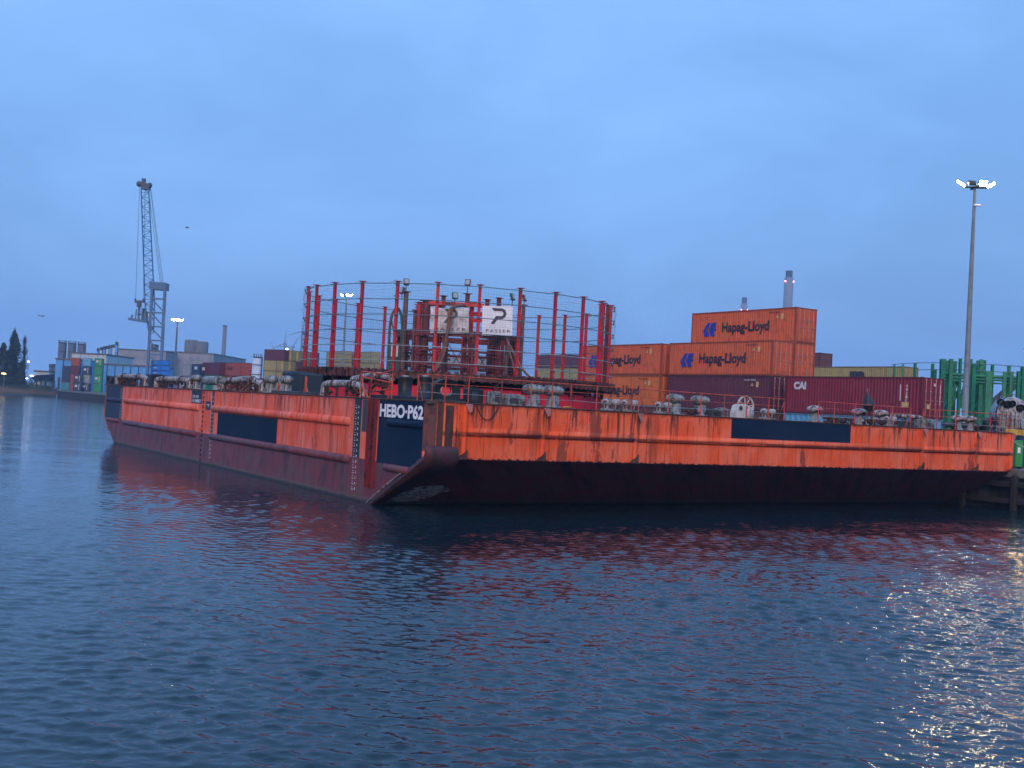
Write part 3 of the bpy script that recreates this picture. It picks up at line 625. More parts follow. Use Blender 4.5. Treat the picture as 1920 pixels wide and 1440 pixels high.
# ------------------------------------------------------------------ banners
def banner(px0, px1, py0, py1, dep, label, wrinkle, mat, mark, hang):
    c = tpt((px0+px1)/2, (py0+py1)/2, dep); w = (px1-px0)*(DC+dep)/FPX; h = (py1-py0)*(DC+dep)/FPX
    t = thing('banner', label, 'banner', LM(RC[0]+c.x, RC[1]+c.y, DZ+c.z, -TH+R(1.5)) @ Matrix.Rotation(R(-2.2) if hang else 0, 4, 'Y'), 'white banners on the tower')
    g = 26; vs = []
    D = lambda x, z: (wrinkle*(math.sin(x*7+z*9)*.4+math.sin(x*3-z*6+1)*.6)+wrinkle*2.2*max(0, z/h)*math.sin((x+w/2)/w*math.pi))
    for i in range(g+1):
        for j in range(g+1):
            x = -w/2+w*i/g; z = -h/2+h*j/g; zz = z-(wrinkle*2.0*math.sin(math.pi*i/g)*(j/g)**6)
            vs.append((x, -D(x, z), zz))
    n = g+1; mb = MB(); mb.add(vs, [(i*n+j, (i+1)*n+j, (i+1)*n+j+1, i*n+j+1) for i in range(g) for j in range(g)], 0, True)
    mb.add([(a, b+.012, c_) for a, b, c_ in vs], [(i*n+j, i*n+j+1, (i+1)*n+j+1, (i+1)*n+j) for i in range(g) for j in range(g)], 0, True); mb.build('cloth', mat, t)
    # emblem: an open angular P of one thick stroke
    k = h*.56; ox, oz = -.52*k*.78, -.12*h
    def poly(L): return [(ox+x*k*.95, z_*k*.98+oz) for x, z_ in L]
    outer = [(.06, 1.0), (.66, .985)]+[(.66+.34*math.sin(a), .655+.33*math.cos(a)) for a in [math.pi*i/10 for i in range(1, 11)]]+[(.46, .325), (.22, .0), (0, .03), (.34, .50), (.66, .50)]+[(.66+.155*math.sin(a), .655+.155*math.cos(a)) for a in [math.pi*(10-i)/10 for i in range(1, 11)]]+[(.20, .825)]
    L = poly(outer); bm = __import__('bmesh').new(); vv = [bm.verts.new((x, -D(x, z)-.02-wrinkle*.3, z)) for x, z in L]; 
    import bmesh
    f = bm.faces.new(vv[::-1]); bmesh.ops.triangulate(bm, faces=[f]); bmesh.ops.recalc_face_normals(bm, faces=bm.faces)
    mb = MB(); mb.add([tuple(v.co) for v in bm.verts], [tuple(v.index for v in f.verts) for f in bm.faces] if not bm.verts.index_update() else [], 0)
    tt = MB(); text(tt, 'PASSER', (-.37*w, -.02, -.40*h), (1, 0, 0), (0, 0, 1), .80*w, .105*h, .002, .0)
    tt.v = [(x, -D(x, z)-.02-wrinkle*.3, z) for x, y, z in tt.v]
    mb.add(tt.v, tt.f); mb.build('emblem_and_lettering', mark, t); bm.free()
m_ban = paint('banner_white', (.80, .80, .82), (.5, .45, .45), .1, .7); m_bang = paint('banner_grey', (.62, .58, .58), (.3, .25, .24), .35, .8)
banner(904, 961, 573.5, 629, -4.5, 'flat clean white banner reading PASSER, at the right of the tower', .008, m_ban, paint('ink_navy', (.03, .035, .07), amt=.1), 1)
banner(807, 879, 575.5, 625, -4.5, 'wrinkled greyish banner reading PASSER with a brown hose hanging across it', .055, m_bang, paint('ink_green', (.06, .075, .085), amt=.2), 1)
# hoses
def hose(label, P, dep, r=.09, name='hose', mat=None):
    pts = [tpt(x, y, d) for (x, y), d in zip(P, dep)]; o = pts[0].copy()
    mb = MB(); mb.tube(smooth([p-o for p in pts]), r, 8)
    ob = mb.build(name, mat or m_hose); ob.matrix_world = LM(RC[0]+o.x, RC[1]+o.y, DZ+o.z); return tag(ob, label, 'hose', 'brown hoses hanging from the tower')
hose('thick brown hose looped over the top beam and hanging across the grey banner', [(905, 574), (880, 572), (852, 575), (843, 584), (842, 604), (838, 630), (834, 655), (826, 680), (812, 699)], [-2.6, -2.8, -4.6, -5.0, -4.95, -4.9, -5.0, -5.4, -6], .115)
hose('thinner brown hose beside the thick one below the grey banner', [(848, 576), (846, 600), (837, 632), (831, 650), (824, 672), (818, 686), (808, 702)], [-4.9, -5.0, -5.0, -5.0, -5.3, -5.7, -6.2], .06)
hose('brown hose falling from the white banner towards the right edge of the ring', [(949, 632), (954, 645), (965, 665), (975, 685), (988, 702), (998, 710)], [-4.1, -4.5, -5.5, -6.5, -7.5, -8], .08)
hose('brown hose hanging steeply under the right corner of the white banner', [(951, 634), (954, 655), (960, 676), (966, 700)], [-4.2, -4.6, -5.2, -5.6], .07)
# ------------------------------------------------------------------ small floodlights (unlit) on the tower
def floodlight(px, py, pbase, dep, yaw, label, col=None):
    p = tpt(px, py, dep); b = tpt(px-1, pbase, dep); 
    t = thing('floodlight', label, 'floodlight', LM(RC[0]+p.x, RC[1]+p.y, DZ+b.z, -TH), 'small floodlights on the red tower'); h = p.z-b.z
    MB().tube([(0, 0, 0), (0, 0, h-.1)], .035, 6).box(-.2, -.02, h-.12, .2, .02, h-.09).build('stem', m_dkgrey, t)
    m = MB(Matrix.Translation((0, 0, h+.08)) @ Matrix.Rotation(yaw, 4, 'Z') @ Matrix.Rotation(R(-18), 4, 'X')); m.bevbox(-.19, -.09, -.23, .19, .09, .23, .03); m.build('lamp_housing', col or m_dkgrey, t)
    m2 = MB(m.M); m2.box(-.14, -.1, -.17, .14, -.09, .17); m2.build('lens', paint('lens_glass', (.35, .36, .36), amt=.1, rough=.2), t)
    if pbase > 560: return
floodlight(762, 531, 548, -3.2, R(12), 'black floodlight tilted left on the tall brown standpipe')
floodlight(754, 547, 562, -3.4, R(-50), 'lower floodlight facing left beside the brown standpipe')
floodlight(877, 532, 552, -3.2, R(-10), 'topmost black floodlight on the pipe above the tower middle')
floodlight(853, 557, 572, -3.5, R(20), 'teal floodlight on the top beam above the grey banner', m_teal)
floodlight(961, 559, 576, -4.0, R(62), 'teal floodlight turned right above the corner of the white banner', m_teal)
floodlight(983, 561, 576, -2.2, R(70), 'floodlight seen from the side on the right-hand standpipe of the tower')
MB
# ================================================================== deck equipment
def dthing(name, label, cat, x, y, rz=0, group=None, z=0): return thing(name, label, cat, LM(x, y, DZ+.012+z, rz), group)
def dpos(px, py, y=None, x=None):
    return onplane(px, py, 'y', y) if y is not None else onplane(px, py, 'x', x)
def mushroom():
    t = dthing('bollard', 'x', 'bollard', 0, 0, 0, 'grey double headed bollards')
    MB().bevbox(-.5, -.34, 0, .5, .34, .05, .015).build('base_plate', m_grey, t)
    MB().lathe([(.34, .04), (.30, .12), (.28, .5), (.25, .56), (.34, .6)], 18).build('bollard_post', m_grey, t)
    mb = MB(); mb.blob((-.17, 0, .76), .38, .33, .24, 16).blob((.24, .03, .76), .33, .3, .22, 16).lathe([(0, .9), (.16, .93), (.17, .985), (0, 1.0)], 12, (0, 0, 0)); mb.build('bollard_head', m_grey, t); return t
b0 = mushroom(); first = True
for px, py, lab in ((1000, 755, 'grey twin headed bollard, left one of the pair before the red drum'), (1036, 757, 'grey twin headed bollard, right one of the pair before the red drum'),
                    (1265, 770, 'grey twin headed bollard nearest the orange containers, left of its pair'), (1312, 772, 'green streaked twin headed bollard between its pair mate and the winch')):
    y = 1.6; p = dpos(px, py, y=y); M = LM(p.x, y, DZ+.012, R(rnd.uniform(-12, 12)))
    if first: b0.matrix_world = M; b0['label'] = lab; first = False
    else: dup(b0, M, lab)
def bitts():
    t = dthing('mooring_bitts', 'x', 'bitts', 0, 0, 0, 'low pale bitts along the barge edge')
    MB().bevbox(-.5, -.22, 0, .5, .22, .1, .02).build('base_plate', m_grey, t)
    for s in (-1, 1): MB().lathe([(.13, .08), (.12, .26), (.2, .34), (.22, .44), (.17, .54), (0, .57)], 14, (s*.27, 0, 0)).build('bitt_post', m_pipew, t)
    return t
def capstan():
    t = dthing('capstan', 'x', 'capstan', 0, 0, 0, 'round topped capstans on the bow')
    MB().lathe([(.32, 0), (.3, .1), (.22, .16), (.2, .46), (.24, .52)], 16).build('capstan_base', m_grey, t)
    MB().lathe([(.24, .5), (.4, .58), (.44, .68), (.38, .8), (.2, .87), (0, .89)], 18).build('capstan_head', m_pipew, t); return t
c0 = bitts(); c1 = capstan(); u0 = u1 = True
for px, y, kind, lab in ((1145, 1.0, 0, 'pair of low pale bitts just right of the red drum'), (1180, 1.0, 0, 'low pale bitts below the lower orange container'), (1243, 1.1, 0, 'low pale bitts tucked beside the left grey bollard by the containers'),
                      (1440, 1.4, 0, 'pale round headed bitts just right of the white winch'),
                      (1527, 1.4, 1, 'pale domed capstan at the left end of the navy bow panel'), (1611, 1.4, 1, 'domed capstan to the left of the black cone marker'), (1651, 1.5, 1, 'domed capstan just right of the black cone marker'),
                      (1669, 1.1, 0, 'low pale bitts right of the cone marker railing'), (1797, 1.5, 1, 'domed capstan near the far lamp mast, left of two'), (1818, 1.5, 1, 'domed capstan right in front of the lamp mast foot')):
    p = dpos(px, hor(px).z and 780, y=y); p = dpos(px, py=780, y=y); M = LM(p.x, y, DZ+.012, 0); o, u = ((c0, u0), (c1, u1))[kind]
    if u:
        o.matrix_world = M; o['label'] = lab
        if kind: u1 = False
        else: u0 = False
    else: dup(o, M, lab)
# side edge bitts
for py, x, lab in ((368, .9, 'round grey bitts at the hand hole strip on the long side'), (508, .9, 'grey green bitts left of the orange bracket on the long side'), (537, .9, 'grey bitts right of the orange bracket near the dark housings')):
    p = dpos(py, 722, x=x); M = LM(x, p.y, DZ+.012, R(90)); t = dup(b0, M, lab, group='grey double headed bollards')
# roller unit with green base
p = dpos(398, 722, x=1.0); t = dthing('roller_fairlead', 'grey twin roller fairlead with an orange stay on the long side', 'fairlead', 1.0, p.y, R(90))
for s in (-1.05, .95): MB().lathe([(.3, 0), (.3, .3), (.24, .34)], 14, (s, 0, 0)).build('roller_foot', m_grey, t)
MB().tube([(-1.5, 0, .62), (1.4, 0, .62)], .3, 14).build('roller', m_grey, t); MB().bar((.5, -.3, 0), (-.3, -.3, .9), .09).bar((-.7, -.3, .1), (.2, -.3, .8), .07).build('stay', m_rail, t)
MB().box(-.8, -.2, 0, .7, .25, .3).build('bed', m_green, t)
# black round tanks by the name panel
def drum(label, x, y, r, h):
    t = dthing('black_tank', label, 'tank', x, y, 0, 'black cylinders near the near corner'); MB().lathe([(0, h), (r, h), (r+.02, h-.05), (r, h-.1), (r, 0), (r+.1, 0), (r+.1, -.01)][::-1], 22).build('tank_shell', m_black, t)
    MB().lathe([(r*.5, h+.0), (r*.5, h+.05), (0, h+.06)], 12).build('tank_lid', m_tubeg, t); return t
p = dpos(759, 735, x=2.3); drum('black upright cylinder, left of the two behind the name panel', 2.3, p.y, .33, 1.08)
p = dpos(796, 735, x=2.4); drum('black upright cylinder partly behind the corner railing', 2.4, p.y, .29, 1.1)
t = dthing('black_plinth', 'low black plinth under the two black cylinders at the corner', 'plinth', .5, 1.2); MB().bevbox(0, 0, 0, 2.4, 5.2, .17, .02).build('plinth_body', m_black, t)
# panama fairlead: thick arch with an oval hole
def fairlead(label, x, y, rz, w, h):
    t = dthing('panama_fairlead', label, 'fairlead', x, y, rz); mb = MB(); n = 32
    for Y0, s in ((-.2, 1), (.2, -1)):
        o = []; i_ = []
        for k in range(n):
            a = 2*math.pi*k/n; c, s_ = math.cos(a), math.sin(a)
            ox = w/2*max(-1, min(1, c*1.25)) if s_ < 0 else w/2*c; oz = h*.55+(h*.45*s_ if s_ > 0 else h*.55*max(-1, s_*1.6))
            o.append((ox, Y0, oz)); i_.append((w*.27*c, Y0*.7, h*.5+h*.24*s_))
        mb.add(o+i_, [((k, (k+1) % n, n+(k+1) % n, n+k))[::s] for k in range(n)])
    V = len(mb.v); mb.f += [(k, (k+1) % n, 2*n+(k+1) % n, 2*n+k)[::-1] for k in range(n)]+[(n+k, n+(k+1) % n, 3*n+(k+1) % n, 3*n+k) for k in range(n)]; mb.m += [0]*(2*n); mb.s += [True]*(2*n)
    mb.build('fairlead_body', m_black, t); MB().bevbox(-w*.7, -.3, 0, w*.7, .3, .08, .02).build('fairlead_foot', m_dkgrey, t)
    MB().lathe([(w*.2, -.02), (w*.24, 0), (w*.2, .02)], 20, (0, -.1, h*.5), axis='y').build('fairlead_lip', m_tubeg, t); return t
p = dpos(834, 745, y=.75); fairlead('large black arched fairlead with an oval eye at the near corner', p.x, .75, R(2), 1.25, .93)
p = dpos(206, 718, x=.6); fairlead('black round fairlead at the far end of the long side', .6, p.y, R(90), .9, .8)
p = dpos(1893, 800, y=1.0); fairlead('dark rounded fairlead at the far right corner of the deck', min(p.x, 38.6), 1.0, 0, .8, .85)
def box_thing(name, label, cat, x, y, rz, w, d, h, m, extra=None):
    t = dthing(name, label, cat, x, y, rz); MB().bevbox(-w/2, -d/2, 0, w/2, d/2, h, min(w, d, h)*.05).build('housing', m, t)
    MB().bevbox(-w*.3, -d*.3, h, w*.3, d*.3, h+.05, .01).build('lid', m, t)
    MB().box(-w*.35, -d/2-.012, h*.2, w*.1, -d/2, h*.8).build('access_panel', m_dkgrey if m is not m_dkgrey else m_black, t); return t
for px, x, w, h, lab, nm in ((229, 3.2, 4.6, .85, 'black square deck housing at the far end of the long side', 0), (289, 3.2, 3.4, 1.05, 'black square deck housing in front of the blue boxes', 0), (557, 2.6, 1.3, 1.28, 'tall dark blue deck housing left of the red drum', 1), (577, 3.2, 1.2, 1.22, 'dark blue deck housing against the toothed rack', 1)):
    p = dpos(px, 718, x=x); box_thing('deck_housing', lab, 'deck housing', x, p.y, R(90), w, 1.4, h, m_black if not nm else paint('dark_blue_grey', (.012, .03, .045), (.03, .02, .02), .3, .6))
p = dpos(545, 735, x=.5); t = dthing('deck_beam', 'low dark steel beam lying along the side edge under the dark housings', 'beam', .5, p.y); MB().bevbox(-.1, -2.8, 0, .25, 2.6, .16, .02).build('beam_body', m_dkgrey, t)
p = dpos(573, 738, x=.5); t = dthing('orange_bracket', 'upright orange bracket with two legs on the long side', 'bracket', .5, p.y, R(90))
MB().bar((0, 0, 0), (.05, 0, .95), .09).build('bracket_post', m_rail, t)
for s in (-.35, .4): MB().bar((s, 0, 0), (0, 0, .5), .06).build('bracket_leg', m_rail, t)
p = dpos(524, 735, x=.8); t = dthing('orange_stand', 'bent orange pipe stand between two grey bitts', 'stand', .8, p.y, R(90))
MB().tube([(.2, 0, 0), (.1, 0, .5), (-.3, 0, .85), (-.3, 0, 1.0)], .08, 8).build('stand_pipe', m_rail, t); MB().tube([(-.5, .1, 0), (-.45, .1, .7)], .1, 8).build('stand_post', m_grey, t)
for px, w, h, lab, m in ((925, .5, .52, 'small grey pedestal before the red drum, left one', m_grey), (960, .95, .45, 'rust spotted low grey box before the red drum', m_grey), (886, .7, .62, 'black stepped box behind the corner railing', m_black), (1337, .6, .3, 'low grey machine box left of the white winch', m_dkgrey), (1352, .5, .42, 'grey valve box beside the white winch', m_grey),
                      (1735, 1.0, .5, 'square grey green box near the far railing', m_grey), (1700, .8, .35, 'low dark box before the long white pipe', m_dkgrey), (1870, .9, .32, 'flat grey box near the far right corner', m_grey)):
    p = dpos(px, 770, y=1.2); box_thing('deck_box', lab, 'box', p.x, 1.2, R(rnd.uniform(-6, 6)), w, .6, h, m)
# white winch with spoked wheel
p = dpos(1391, 778, y=1.3); t = dthing('spoked_winch', 'white winch with a large spoked handwheel on the bow edge', 'winch', p.x, 1.3)
rimm = MB(); rimm.lathe([(.50, -.04), (.56, -.04), (.56, .04), (.50, .04), (.50, -.04)], 32, (.12, -.1, .58), axis='y', sm=False); rimm.build('wheel_rim', m_cream, t)
sp = MB()
for k in range(8): a = math.pi*k/4+.2; sp.bar((.12, -.1, .58), (.12+.52*math.cos(a), -.1, .58+.52*math.sin(a)), .035)
sp.lathe([(0, -.09), (.12, -.09), (.12, .09), (0, .09)], 14, (.12, -.1, .58), axis='y'); sp.build('wheel_spokes', m_cream, t)
MB().prism([(-.62, -.3, 0), (.1, -.3, 0), (.0, -.3, .62), (-.22, -.3, .7), (-.5, -.3, .62), (-.62, -.3, .3)], (0, .5, 0)).build('winch_housing', m_cream, t)
MB().lathe([(0, -.25), (.42, -.25), (.42, .2), (0, .2)], 22, (.28, .1, .22), axis='y').build('winch_drum', m_cream, t)
MB().lathe([(0, -.33), (.11, -.33), (.11, -.29), (0, -.29)], 12, (-.4, 0, .5), axis='y').build('winch_port', m_dkgrey, t)
# black cone marker hung over the railing
p = dpos(1627, 783, y=.5); t = dthing('cone_day_mark', 'black double cone day mark leaning on a thin pole above the navy panel', 'day mark', p.x, .5)
MB().tube([(-.1, 0, 0), (-.12, 0, 1.95)], .02, 6).build('marker_pole', m_pipew, t)
mk = MB(Matrix.Translation((.02, 0, 1.1)) @ Matrix.Rotation(R(-14), 4, 'Y')); mk.lathe([(0, -.55), (.34, -.02), (.34, .02), (0, .75)], 14, sm=False); mk.build('double_cone', paint('marker_black', (.012, .02, .03), amt=.2), t)
# ------------------------------------------------------------------ pipe assemblies: a fat worn pipe on legs, with elbows
def pipe_rack(label, x, y0, y1, h, r, m, legs, elbow, vert=False, clutter=6, name='pipe_rack', grp='rusty fat pipes on legs along the barge', along='y', bend=.0):
    rz = R(90) if along == 'y' else 0; L = abs(y1-y0)
    t = dthing(name, label, 'pipe rack', x if along == 'y' else min(y0, y1), min(y0, y1) if along == 'y' else x, rz, grp)
    P = []
    if elbow & 1: P += [(-.15, 0, max(-.2, h-.75)), (-.05, 0, h-.35), (.18, 0, h-.08)]
    else: P += [(0, 0, h)]
    P += [(L*.33, 0, h+bend), (L*.66, 0, h+bend*.4)]
    if elbow & 2: P += [(L-.25, 0, h-.05), (L-.05, 0, h-.3), (L, 0, h-.65)]
    else: P += [(L, 0, h-bend)]
    mb = MB(); mb.tube(smooth(P, 4), r, 12); mb.build('main_pipe', m, t)
    for k in range(legs):
        X = L*(k+.6)/legs; MB().bar((X, 0, 0), (X, 0, h), .13, .1).build('pipe_leg', m_rust, t)
    for k in range(2): X = L*(.22+.5*k); MB().tube([(X-.05, 0, h+bend*.5), (X+.05, 0, h+bend*.5)], r*1.3, 12).build('pipe_flange', m_rust, t)
    cl = MB()
    for k in range(clutter):
        X = rnd.uniform(0, L); Z = rnd.uniform(.05, h*.7); a = rnd.uniform(-.8, .8)
        cl.tube([(X, rnd.uniform(-.25, .1), Z), (X+.35*math.cos(a), rnd.uniform(-.2, .1), Z+.35*math.sin(a)), (X+.6*math.cos(a), .1, Z)], rnd.uniform(.03, .07), 6)
        cl.blob((X, -.1, Z), .12, .1, .09, 8)
    if clutter: cl.build('valve_clutter', m_rust, t)
    return t
def py_(px, x=.7): return dpos(px, 728, x=x).y
pipe_rack('curved white and rust pipe between the two black housings at the far end', .6, py_(222), py_(274), .78, .2, m_pipew, 4, 3, clutter=8)
pipe_rack('rust brown pipe with a drooping black end above the first fender', .45, py_(300), py_(362), .62, .2, m_pipew, 5, 3, clutter=10)
pipe_rack('heavily rusted pipe falling to the right above the navy side panel', .5, py_(424), py_(497), .62, .19, m_pipew, 6, 3, clutter=14, bend=.12)
pipe_rack('white capped pipe with a black drooping mouth before the red drum', .45, py_(616), py_(690), .62, .17, m_pipew, 4, 3, clutter=9)
t = pipe_rack('pale slanting pipe with a round grey mouth above the ladder recess', 1.0, py_(668, 1.2), py_(742, 1.2), .95, .16, m_pipew, 3, 0, clutter=8, bend=.1)
# tangle of orange bars over the ladder
p0 = py_(684, .5); p1 = py_(743, .5); t = dthing('orange_guard_frame', 'tangled orange bar frame above the ladder by the name panel', 'guard frame', .3, p1, R(90)); L = p0-p1
for a_, b_ in (((0, 0, 0), (0, 0, 1.1)), ((L, 0, 0), (L, 0, 1.15)), ((0, 0, 1.05), (L, 0, 1.2)), ((0, 0, .7), (L, 0, .95)), ((L, 0, 1.1), (L-.5, 0, 0)), ((L-.1, 0, .5), (L-.9, 0, 0)), ((0, 0, .45), (L*.6, 0, .3)), ((.3, 0, 0), (.3, 0, .9)), ((L*.55, .2, 0), (L*.5, .2, 1.2)), ((0, 0, 1.25), (L*.5, 0, 1.05))):
    MB().tube([a_, b_], .035, 6).build('frame_bar', m_rail, t)
# small dark clutter between bollards on the bow
px_ = lambda px, y: dpos(px, 780, y=y).x
pipe_rack('low rusty pipework between the grey bollard and the winch', 1.5, px_(1278, 1.5), px_(1345, 1.5), .22, .06, m_rust, 3, 0, clutter=8, along='x')
pipe_rack('low red brown valves left of the black cone marker', 1.4, px_(1545, 1.4), px_(1602, 1.4), .25, .07, m_rust, 4, 0, clutter=10, along='x')
pipe_rack('jumbled brown pipework under the black cone marker', 1.2, px_(1615, 1.2), px_(1660, 1.2), .35, .08, m_pipew, 3, 1, clutter=9, along='x')
pipe_rack('long straight white pipe ending in a down bend on the bow', 1.5, px_(1672, 1.5), px_(1733, 1.5), .62, .11, m_pipew, 4, 2, clutter=3, along='x')
pipe_rack('stacked grey pipes before the lamp mast', 1.6, px_(1770, 1.6), px_(1855, 1.6), .28, .16, m_dkgrey, 3, 0, clutter=5, along='x')
# cable sagging over the bow edge, rope scrap
cb = MB(); a_ = dpos(893, 757, y=-.1); c_ = dpos(936, 757, y=-.1); L = c_.x-a_.x
cb.tube([(a_.x+L*i/14, -.1-.03*math.sin(i), DZ-.02-.62*math.sin(math.pi*i/14)**.8) for i in range(15)], .022, 6)
tag(cb.build('loose_cable', m_rub, None, BM.copy()), 'black cable sagging in a loop over the bow edge', 'cable')
rp = MB(); rp.tube(smooth([(0, 0, .05), (.15, .1, .07), (.35, -.05, .06), (.5, .08, .05), (.3, .16, .08)]), .035, 6)
p = dpos(1058, 763, y=.3); tag(rp.build('rope_scrap', m_yel, None, LM(p.x, .35, DZ+.012)), 'short yellow rope scrap on the bow edge below the bollards', 'rope')
# ================================================================== shipping containers
CC = {}
CCOL = {}
def cmat(name, col, amt=.3): return paint('container_'+name, col, tuple(q*.35+.01 for q in col), amt, .55, sc=.9, streak=1.5)
CM_ = dict(orange=cmat('orange', (.58, .105, .03)), orange2=cmat('amber', (.56, .13, .025), .3), purple=cmat('maroon', (.10, .016, .035)), wine=cmat('wine', (.20, .010, .030)), yellow=cmat('ochre', (.33, .27, .10)), brown=cmat('brown', (.13, .045, .035)),
           navy=cmat('navy', (.018, .04, .095)), green=cmat('green', (.015, .24, .09)), grey=cmat('grey', (.28, .31, .34)), lblue=cmat('light_blue', (.12, .36, .55)), blue=cmat('blue', (.02, .19, .62)), teal=cmat('teal', (.03, .25, .30)), white=cmat('white', (.5, .52, .52)), rust=cmat('rust_red', (.33, .06, .035)), sky=cmat('sky', (.16, .34, .52)))
m_rod = paint('lock_rod', (.50, .30, .25), (.15, .07, .05), .4, .4)
CCOL = {k: tuple(m_.node_tree.nodes['Mix'].inputs[6].default_value)[:3] for k, m_ in CM_.items()}
def container(label, M, L=12.19, H=2.896, col='orange', detail=2, group=None, name='shipping_container', letters=None):
    """x = 0 is one long side, y = 0 the door end"""
    t = thing(name, label, 'container', M, group); m = CM_[col]; key = (L, H, col, detail); Wd = 2.438
    if key in CC:
        for nm, me in CC[key]:
            o = bpy.data.objects.new(nm, me); S.collection.objects.link(o); o.parent = t
    else:
        made = []; b = MB(); p = .278 if detail > 1 else .556; dep = .048; X0, X1 = .03, Wd-.03; z0, z1 = .15, H-.10
        def wall(fn, a, e, s=1):
            pts = []; y = a
            while y < e-.01:
                for dy, d in ((0, 0), (p*.26, 0), (p*.5, dep), (p*.76, dep)): pts.append((min(y+dy, e), d))
                y += p
            pts.append((e, 0)); vs = []
            for y, d in pts: vs += [fn(y, d, z0), fn(y, d, z1)]
            b.add(vs, [((2*i, 2*i+1, 2*i+3, 2*i+2))[::s] for i in range(len(pts)-1)])
        wall(lambda y, d, z: (X0+d, y, z), .12, L-.12, 1); wall(lambda y, d, z: (X1-d, y, z), .12, L-.12, -1); wall(lambda x, d, z: (x, L-.04-d, z), .12, Wd-.12, 1)
        b.add([(.02, .02, H-.06), (Wd-.02, .02, H-.06), (Wd-.02, L-.02, H-.06), (.02, L-.02, H-.06)], [(0, 1, 2, 3)]); b.add([(.02, .02, .14), (Wd-.02, .02, .14), (Wd-.02, L-.02, .14), (.02, L-.02, .14)], [(3, 2, 1, 0)])
        made.append(b.build('corrugated_body', m, t))
        f = MB(); c = .13
        for X in (0, Wd-c):
            for Y in (0, L-c): f.box(X, Y, .12, X+c, Y+c, H-.12)
            f.box(X+.01, c, .02, X+c-.03, L-c, .16).box(X+.01, c, H-.13, X+c-.03, L-c, H-.015)
        for Y in (.01, L-c+.01): f.box(c, Y, .02, Wd-c, Y+c-.02, .16).box(c, Y, H-.13, Wd-c, Y+c-.02, H-.015)
        for X in (-.004, Wd-.174):
            for Y in (-.004, L-.174):
                for Z in (0, H-.118): f.box(X, Y, Z, X+.178, Y+.178, Z+.118)
        made.append(f.build('corner_frame', paint('frame_'+col, tuple(q*.55 for q in CCOL[col])), t))
        for s in (0, 1):
            d = MB(); xa = c+.005+s*(Wd/2-c); xb = xa+Wd/2-c-.01; d.box(xa, .035, .17, xb, .06, H-.14)
            if detail > 1:
                for k in range(4): zz = .35+k*(H-.7)/4; d.box(xa+.08, .015, zz, xb-.08, .034, zz+.34)
            made.append(d.build('container_door', m, t))
            if detail > 1:
                r = MB()
                for xx in (xa+.28, xb-.28):
                    r.tube([(xx, -.012, .12), (xx, -.012, H-.1)], .022, 6)
                    for zz in (.18, 1.0, H-1.0, H-.22): r.box(xx-.06, -.03, zz, xx+.06, .012, zz+.07)
                    r.box(xx-.02, -.05, 1.25, xx+.3, -.03, 1.29)
                made.append(r.build('lock_rods', m_rod, t)); made[-1].parent = made[-2]
        CC[key] = [(o.name.split('.')[0], o.data) for o in made]
    if letters: letters(t, L, H)
    return t
E_ = [(0, -1, 0), (0, 0, 1)]
ink = paint('letter_black', (.012, .014, .03), amt=.1); inkb = paint('letter_blue', (.008, .035, .30), amt=.15); inkw = paint('letter_white', (.62, .6, .6), amt=.2); inky = paint('sticker_yellow', (.6, .42, .16), amt=.2); inkd = paint('letter_dark', (.03, .03, .035), amt=.2)
def emblem(mb, O, w, h):
    """two slanted blue chevrons pointing left, the right one with an arrow notch"""
    for P in ([(.30, 1), (.56, 1), (.33, .48), (.50, 0), (.13, 0), (.0, .42)], [(.62, 1), (1.0, 1), (.84, .58), (1.0, .55), (.93, .40), (.80, .40), (.88, 0), (.58, 0), (.42, .48)]):
        mb.prism([(O[0], O[1]-x*w, O[2]+z*h) for x, z in P][::-1], (-.006, 0, 0))
def shipline(t, L, H):
    a = MB(); emblem(a, (-.004, L-1.55, .72), 1.75, 1.2); a.build('emblem', inkb, t)
    a = MB(); text(a, 'Hapag-Lloyd', (-.004, L-3.95, .78), *E_, 5.6, 1.12, .006, .028); a.build('lettering', ink, t)
    small(t, L, H)
def small(t, L, H, n=2):
    a = MB(); a.box(-.012, 1.35, H-.95, -.004, 1.62, H-.5).prism([(-.004, 1.9, H-.85), (-.004, 2.25, H-.85), (-.004, 2.08, H-.58)], (-.008, 0, 0)); a.build('warning_stickers', inky, t)
    a = MB(); text(a, 'HLXU 8321', (-.004, 3.0, H-.42), *E_, 1.3, .12, .006, .02); a.build('serial_number', ink if n == 2 else inkw, t)
def purple_l(t, L, H):
    small(t, L, H, 1)
def cai_l(t, L, H):
    a = MB(); text(a, 'CAI', (-.004, L-.95, H-1.05), *E_, 1.25, .62, .006, .06); a.build('lettering', inkw, t)
    a = MB(); 
    for k in range(5): text(a, '4821K'[k], (-.004, 1.35, H-.75-k*.26), *E_, .16, .2, .006, .02)
    a.box(-.012, 1.75, H-1.7, -.004, 1.83, H-.55); a.build('serial_number', inkw, t)
    a = MB(); a.box(-.012, 1.05, H-2.15, -.004, 1.65, H-1.8).box(.55, -.02, H-2.25, .85, -.012, H-1.9); a.build('warning_stickers', inky, t)
    a = MB(); a.box(1.9, -.05, H-1.9, 1.96, -.042, H-.5).box(1.2, -.05, H-.6, 1.4, -.042, H-.4); a.build('door_markings', inkw, t)
def msc_side(t, L, H):
    a = MB(); text(a, 'm', (-.004, L*.54, H-1.25), *E_, 2.0, .75, .006, .09); text(a, 'sc', (-.004, L*.54, H-2.1), *E_, 2.0, .7, .006, .07); a.build('lettering', inkd, t)
QM = lambda x, y, tier, H=2.896, rz=0, z=QZ: BM @ Matrix.Translation((x, y, z+tier*H)) @ Matrix.Rotation(rz, 4, 'Z')
g = 'containers stacked behind the barge bow'
CL = 12.5; AX, AY = 43.8, 23.8
